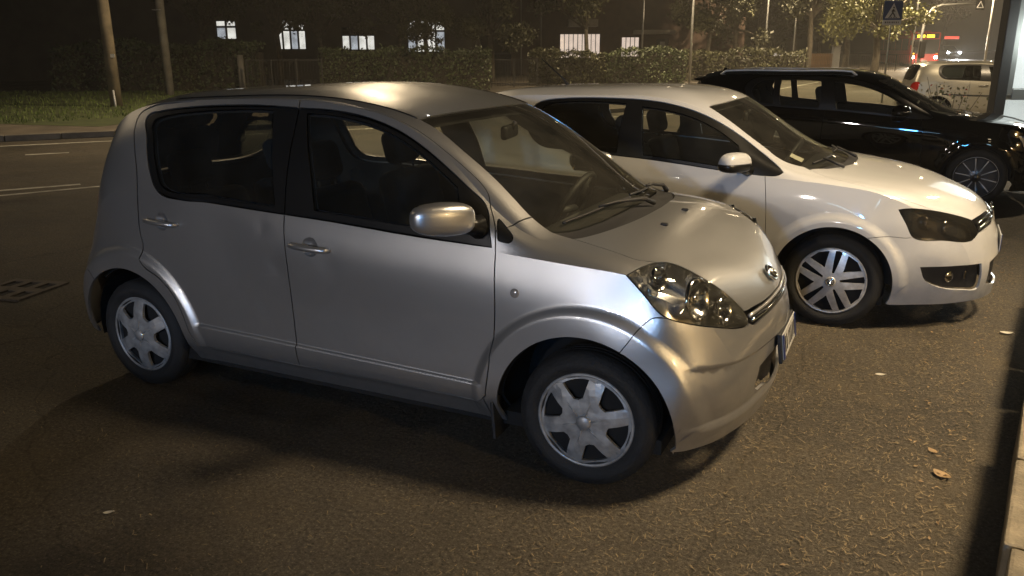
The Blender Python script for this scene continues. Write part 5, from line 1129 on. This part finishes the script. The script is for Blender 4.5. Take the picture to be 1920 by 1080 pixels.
# ------------------------------------------------------------------ poster boards, wooden fence and pillar far along the road
M['poster'] = lit_pane('lit_poster', (1.0, .86, .76), .75, .6)
for a0, a1, lab in ((21.70, 22.55, 'narrow lit poster board beyond the black estate, left of its pair'), (22.80, 24.0, 'wider lit poster board beyond the black estate, right of its pair')):
    e = empty('poster_board', G((a0+a1)/2, 70, rise(70)), TH, None, lab, 'poster board'); w = a1-a0
    boxo('board', (0, 0, .75), (w, .06, 1.15), 'poster', e)
    for x in (-w/2, w/2): boxo('board_post', (x, .02, .7), (.07, .09, 1.45), 'winframe', e)
    for z in (.17, 1.33): boxo('board_rail', (0, .02, z), (w, .09, .05), 'winframe', e)
M['slat'] = mat('wood_slat', (.22, .13, .06), .7, var=.3, vscale=3)
e = empty('slat_fence', G(24.2, 66, rise(66)), TH, None, 'short brown fence of upright wooden slats beside a white pillar', 'fence'); me = None
for i in range(14):
    if me is None: o = boxo('slat', (0, 0, .78), (.10, .03, 1.2), 'slat', e); me = o.data
    else: o = obj('slat', me, e)
    o.location = (-.85+.13*i, 0, 0)
for z in (.3, 1.25): boxo('rail', (0, .04, z), (1.9, .04, .07), 'galv', e)
pi_ = empty('gate_pillar', G(25.3, 66, rise(66)), TH, None, 'square white pillar at the end of the slat fence', 'pillar'); boxo('shaft', (0, 0, .95), (.5, .5, 1.9), 'plate', pi_, None, .02); boxo('cap', (0, 0, 1.94), (.6, .6, .1), 'canopy', pi_, None, .02)
fence('iron railing running right from the white pillar', 25.8, 31.5, 66, 1.25, .16, rise(66))
# ------------------------------------------------------------------ pedestrian crossing sign
M['sign_blue'] = mat('sign_blue', (.012, .045, .16), .4); M['sign_white'] = mat('sign_white', (.62, .62, .60), .4); M['sign_black'] = mat('sign_black', (.01, .01, .01), .5)
sg = empty('crossing_sign', G(12.46, 28, 0), TH, None, 'blue pedestrian crossing sign on a slim pole behind the black estate', 'road sign'); tube('pole', [(0, .04, 0), (0, .04, 3.3)], .03, 'galv', sg, 10)
pn = boxo('sign_panel', (0, 0, 2.94), (.62, .025, .60), 'sign_blue', sg, None, .01); pyd('triangle', [(-.25, -.016, 2.70), (.25, -.016, 2.70), (0, -.016, 3.17)], [(0, 1, 2)], 'sign_white', pn)
fig = [tube_mesh([(.0, -.022, 2.98), (-.015, -.022, 2.87)], .026, 6), tube_mesh([(-.015, -.022, 2.87), (.05, -.022, 2.80), (.075, -.022, 2.73)], .018, 6), tube_mesh([(-.015, -.022, 2.87), (-.06, -.022, 2.80), (-.10, -.022, 2.73)], .018, 6), tube_mesh([(.0, -.022, 2.97), (.06, -.022, 2.90)], .012, 6), tube_mesh([(.0, -.022, 2.97), (-.055, -.022, 2.91)], .012, 6), tube_mesh([(.005, -.022, 3.005), (.008, -.022, 3.05)], .026, 8)]
V, F = join(fig); pyd('walking_figure', V, F, 'sign_black', pn)
for i in range(4): boxo('stripe', (-.12+.08*i, -.018, 2.722), (.045, .004, .02), 'sign_black', pn)
sp = boxo('sub_panel', (0, 0, 2.57), (.62, .025, .17), 'sign_white', sg, None, .01)
for i, w in enumerate((.05, .03, .045, .03, .05, .03, .04, .03)): boxo('letter_stroke', (-.21+.06*i, -.016, 2.57), (w*.8, .004, .05), 'sign_black', sp)
# ------------------------------------------------------------------ mast arm with warning sign and signal
ma = empty('signal_mast', G(24.1, 50, rise(50)), TH, None, 'tall mast curving over the road with a small warning sign at its end', 'mast')
tube('mast', [(0, 0, 0), (0, 0, 2.6), (.12, 0, 3.6), (.45, 0, 4.05), (.95, 0, 4.22), (2.9, 0, 4.30)], [.09, .085, .08, .07, .065, .05], 'galv', ma, 10)
boxo('signal_head', (.05, -.16, 1.75), (.30, .25, .95), 'sign_black', ma, None, .04); boxo('signal_head', (-.30, -.05, 2.05), (.22, .22, .35), 'sign_black', ma, None, .03)
wp = boxo('warning_panel', (3.15, -.05, 4.22), (.5, .04, .56), 'sign_black', ma, None, .02); V, F = tube_mesh([(2.97, -.08, 4.06), (3.33, -.08, 4.06), (3.15, -.08, 4.40), (2.97, -.08, 4.06)], .03, 6); pyd('warning_triangle', V, F, 'sign_white', wp)
# ------------------------------------------------------------------ bus
M['bus_red'] = paint('bus_red', (.5, .03, .02), 0, .35, 0, .2); M['led_amber'] = mat('led_amber', (.2, .1, .0), .5, emit=(1, .62, .03), estr=5.); M['hl_glow'] = mat('headlight_glow', (1, 1, 1), .5, emit=(.92, .96, 1), estr=260.); M['hl_warm'] = mat('headlight_warm', (1, 1, 1), .5, emit=(1, .86, .66), estr=90.); M['ind_glow'] = mat('indicator_glow', (1, .5, 0), .5, emit=(1, .45, .02), estr=5.); M['red_glow'] = mat('red_sign_glow', (.5, .05, .03), .5, emit=(1, .12, .08), estr=1.2)
bus = empty('city_bus', G(37.1, 76, rise(76)), TH+radians(-8), None, 'red city bus with an amber display coming along the road', 'bus')
boxo('body', (0, 5.5, 1.62), (2.5, 11, 2.75), 'bus_red', bus, None, .18, 4, True); boxo('roof_pod', (0, 5.5, 3.05), (2.1, 7, .22), 'bus_red', bus, None, .08, 3)
ws = boxo('windscreen', (0, -.012, 1.75), (2.3, .05, 1.25), 'pane_dark', bus, None, .02); boxo('display', (0, -.02, 2.66), (2.1, .05, .42), 'pane_dark', bus, None, .02)
for x, w in ((-.48, .66), (.32, .66)):
    for i in range(5): boxo('display_letter', (x-w/2+w*(i+.5)/5, -.05, 2.64), (w/5*.8, .02, .24), 'led_amber', bus)
for x in (-.98, .98): boxo('headlight', (x, -.02, .82), (.24, .06, .20), 'hl_warm', bus, None, .02); boxo('indicator', (x*1.02, -.02, 1.15), (.2, .05, .09), 'ind_glow' if x < 0 else 'amber', bus); boxo('bus_mirror', (x*1.32, -.25, 2.1), (.2, .12, .42), 'plastic', bus, None, .04)
boxo('bumper', (0, -.03, .42), (2.46, .12, .35), 'bus_red', bus, None, .04); boxo('number_plate', (0, -.1, .5), (.5, .02, .11), 'plate', bus)
for x in (-1.26, 1.26):
    for i in range(5): boxo('side_window', (x, 1.6+i*1.9, 1.95), (.03, 1.7, 1.0), 'pane_dark', bus)
for x in (-1.1, 1.1):
    for y in (2.2, 8.3):
        V, F = lathe([(0, -.13), (.42, -.13), (.48, -.09), (.48, .09), (.42, .13), (0, .13)], 24); pyd('wheel', [(b+x, a+y, c+.48) for a, b, c in V], F, 'rubber', bus, True)
light('headlamp_beam', (-.6, -.3, .8), E_HEAD*1.5, (1, .88, .7), .15, bus, 80).rotation_euler = (radians(80), 0, radians(180))
rs = tag(boxo('shop_sign', G(46.6, 90, 3.0), (1.5, .15, .28), 'red_glow', None, Matrix.Rotation(TH, 3, 'Z'), .03), 'small glowing red sign far away right of the bus', 'sign')
# ------------------------------------------------------------------ oncoming car far up the road
fc = empty('oncoming_car', G(50.2, 96, rise(96)), TH+radians(-6), None, 'far oncoming car with dazzling white headlights above the beige car', 'car')
bm = bmesh.new(); box(bm, (0, 2.1, .62), (1.75, 4.2, .72), None, .16, 3); bmo('body', bm, 'maroon', fc, True)
V = [(-.8, 1.0, .95), (.8, 1.0, .95), (.62, 1.75, 1.46), (-.62, 1.75, 1.46), (-.8, 4.0, .95), (.8, 4.0, .95), (.6, 3.5, 1.44), (-.6, 3.5, 1.44)]; F = [(0, 1, 2, 3), (4, 7, 6, 5), (3, 2, 6, 7), (1, 5, 6, 2), (0, 3, 7, 4)]; cb = pyd('cabin', V, F, 'maroon', fc)
pyd('windscreen', [(-.70, 1.02, .99), (.70, 1.02, .99), (.56, 1.68, 1.42), (-.56, 1.68, 1.42)], [(0, 1, 2, 3)], 'pane_dark', cb)
for x in (-.62, .62): boxo('headlight', (x, .0, .68), (.26, .08, .16), 'hl_glow', fc, None, .03)
boxo('grille', (0, .0, .55), (.8, .05, .2), 'plastic', fc)
for x in (-.76, .76):
    for y in (.85, 3.35): V, F = lathe([(0, -.09), (.26, -.09), (.31, -.06), (.31, .06), (.26, .09), (0, .09)], 20); pyd('wheel', [(b+x, a+y, c+.31) for a, b, c in V], F, 'rubber', fc, True)
light('headlamp_beam', (0, -.3, .7), E_HEAD, (.92, .96, 1), .15, fc, 70, None).rotation_euler = (radians(82), 0, radians(180))
# ------------------------------------------------------------------ lit glass advertising panel at the right edge
M['panel_glow'] = lit_pane('advert_glow', (.86, .95, .90), .62, .12); M['frame_dark'] = mat('panel_frame', (.05, .05, .05), .45, .4); M['frame_grey'] = mat('panel_frame_grey', (.25, .26, .25), .4, .6)
ap = empty('advert_panel', G(7.56, 13, 0), TH, None, 'tall lit glass advertising panel in a grey frame at the right edge', 'advertising panel')
boxo('frame_post', (-.02, -.05, 1.45), (.17, .20, 2.9), 'frame_dark', ap, None, .015); boxo('frame_post', (1.62, -.05, 1.45), (.17, .20, 2.9), 'frame_dark', ap, None, .015)
boxo('inner_frame', (.13, -.01, 1.9), (.10, .14, 1.8), 'frame_grey', ap, None, .01); boxo('inner_frame', (1.47, -.01, 1.9), (.10, .14, 1.8), 'frame_grey', ap, None, .01)
boxo('frame_rail', (.8, -.01, 1.02), (1.24, .15, .17), 'frame_grey', ap, None, .01); boxo('frame_rail', (.8, -.01, 2.82), (1.46, .15, .14), 'frame_dark', ap, None, .01)
boxo('lit_sheet', (.8, .02, 1.93), (1.24, .06, 1.64), 'panel_glow', ap); boxo('lower_sheet', (.8, .02, .74), (1.42, .06, .38), 'panel_glow', ap); boxo('base_plinth', (.8, 0, .27), (1.42, .16, .54), 'frame_dark', ap, None, .01)
pp = boxo('poster', (.62, -.02, 1.62), (.50, .012, .52), 'sign_white', ap); boxo('poster_print', (.68, -.03, 1.60), (.30, .008, .30), 'slat', pp)
light('panel_light', (.8, -.5, 1.9), E_PANEL, (.88, .96, .92), .4, ap)
# ------------------------------------------------------------------ shop front behind the camera, whose lights fall on the cars
M['plaster'] = mat('plaster_wall', (.14, .12, .10), .85, var=.15, vscale=1, bump=.2, bscale=30); M['led_cool'] = mat('led_strip', (.8, .9, 1), .5, emit=(.45, .80, 1.0), estr=14.); M['wall_lamp'] = mat('wall_lamp_glow', (1, .9, .8), .5, emit=(1, .84, .70), estr=40.)
sb = empty('shop_building', (-14, -15.5, 0), 0, None, 'plastered shop building behind the camera with a cool lit sign strip', 'building')
facade(sb, 26, 6.5, [(12.5, 14.5, 0, 2.4), (15.5, 18.5, .7, 2.5), (8, 11, .9, 2.4), (3, 6, .9, 2.4)], 'plaster', -.3).rotation_euler = (0, 0, 0)
boxo('roof', (13, -2.4, 6.55), (26.6, 5.4, .2), 'canopy', sb)
for a, b, c, d in ((12.5, 14.5, 0, 2.4), (15.5, 18.5, .7, 2.5), (8, 11, .9, 2.4), (3, 6, .9, 2.4)): boxo('shop_window', ((a+b)/2, -.15, (c+d)/2), (b-a, .05, d-c), 'pane_dark', sb)
boxo('sign_strip', (15.4, .12, 3.0), (2.4, .08, .09), 'led_cool', sb); boxo('sign_box', (18.4, .12, 2.9), (.5, .12, .5), 'led_cool', sb)
for x, e in ((9.6, E_WALL1), (13.4, E_WALL2)):
    boxo('wall_lamp', (x, .15, 3.42), (.5, .18, .14), 'wall_lamp', sb, None, .03); light('lamp_light', (x, .45, 3.32), e, (1, .92, .87), .22, sb, 150, (x, 8, 1.2))
light('sign_light', (15.6, .6, 3.0), E_SIGN, (.09, .42, 1.0), .3, sb, 150, (15.6, 8, 1.2))
# ------------------------------------------------------------------ yellow house beyond the low wall, right of the camera
M['ochre'] = mat('ochre_plaster', (.55, .40, .17), .85, var=.12, vscale=1.5, bump=.2, bscale=30)
yh = empty('yellow_house', (9.5, -12, 0), 0, None, 'yellow plastered house beyond the low wall, right of the camera', 'building'); boxo('wall', (0, 8, 1.9), (.3, 16, 3.8), 'ochre', yh); boxo('roof', (.6, 8, 3.9), (2.2, 16.6, .2), 'canopy', yh)
for y in (3.5, 12): boxo('window', (-.17, y, 1.7), (.06, 1.2, 1.4), 'pane_dark', yh)
boxo('wall_lamp', (-.3, 8.2, 3.0), (.2, .3, .2), 'wall_lamp', yh, None, .03); light('lamp_light', (-.75, 8.2, 3.0), E_HOUSE, (1, .72, .36), .15, yh)
street_lamp('unseen street lamp added on the right to light the beige car', (8.2, 13.5), (5.6, 14.2, 6.8), 6.8, E_SIDE, WARM)  # added out of frame to brighten the beige side and the black bonnet
# ------------------------------------------------------------------ unseen car added behind the camera to shade the silver car low down
def copy_tree(o, parent):
    c = o.copy(); COL.objects.link(c); c.parent = parent
    for ch in list(o.children): copy_tree(ch, c)
    return c
pk = copy_tree(beige, None); pk.name = 'shade_hatchback'; pk.location = (-.2, -6.95, 0); pk.rotation_euler = (0, 0, radians(1)); pk['label'] = 'unseen hatchback added behind the camera to block low light'
# ------------------------------------------------------------------ night haze over the street
hm = bpy.data.materials.new('haze'); hm.use_nodes = True; nt = hm.node_tree; nt.nodes.clear(); o_ = N(nt, 'ShaderNodeOutputMaterial'); pv_ = N(nt, 'ShaderNodeVolumePrincipled'); pv_.inputs['Color'].default_value = (.85, .82, .76, 1); pv_.inputs['Density'].default_value = HAZE; pv_.inputs['Anisotropy'].default_value = .3; nt.links.new(pv_.outputs[0], o_.inputs['Volume'])
hz = boxo('haze', (0, 0, 5.5), (330, 330, 13.5), hm); hz.location = (0, 60, 0); tag(hz, 'thin night haze over the street', 'haze', None, 'stuff')
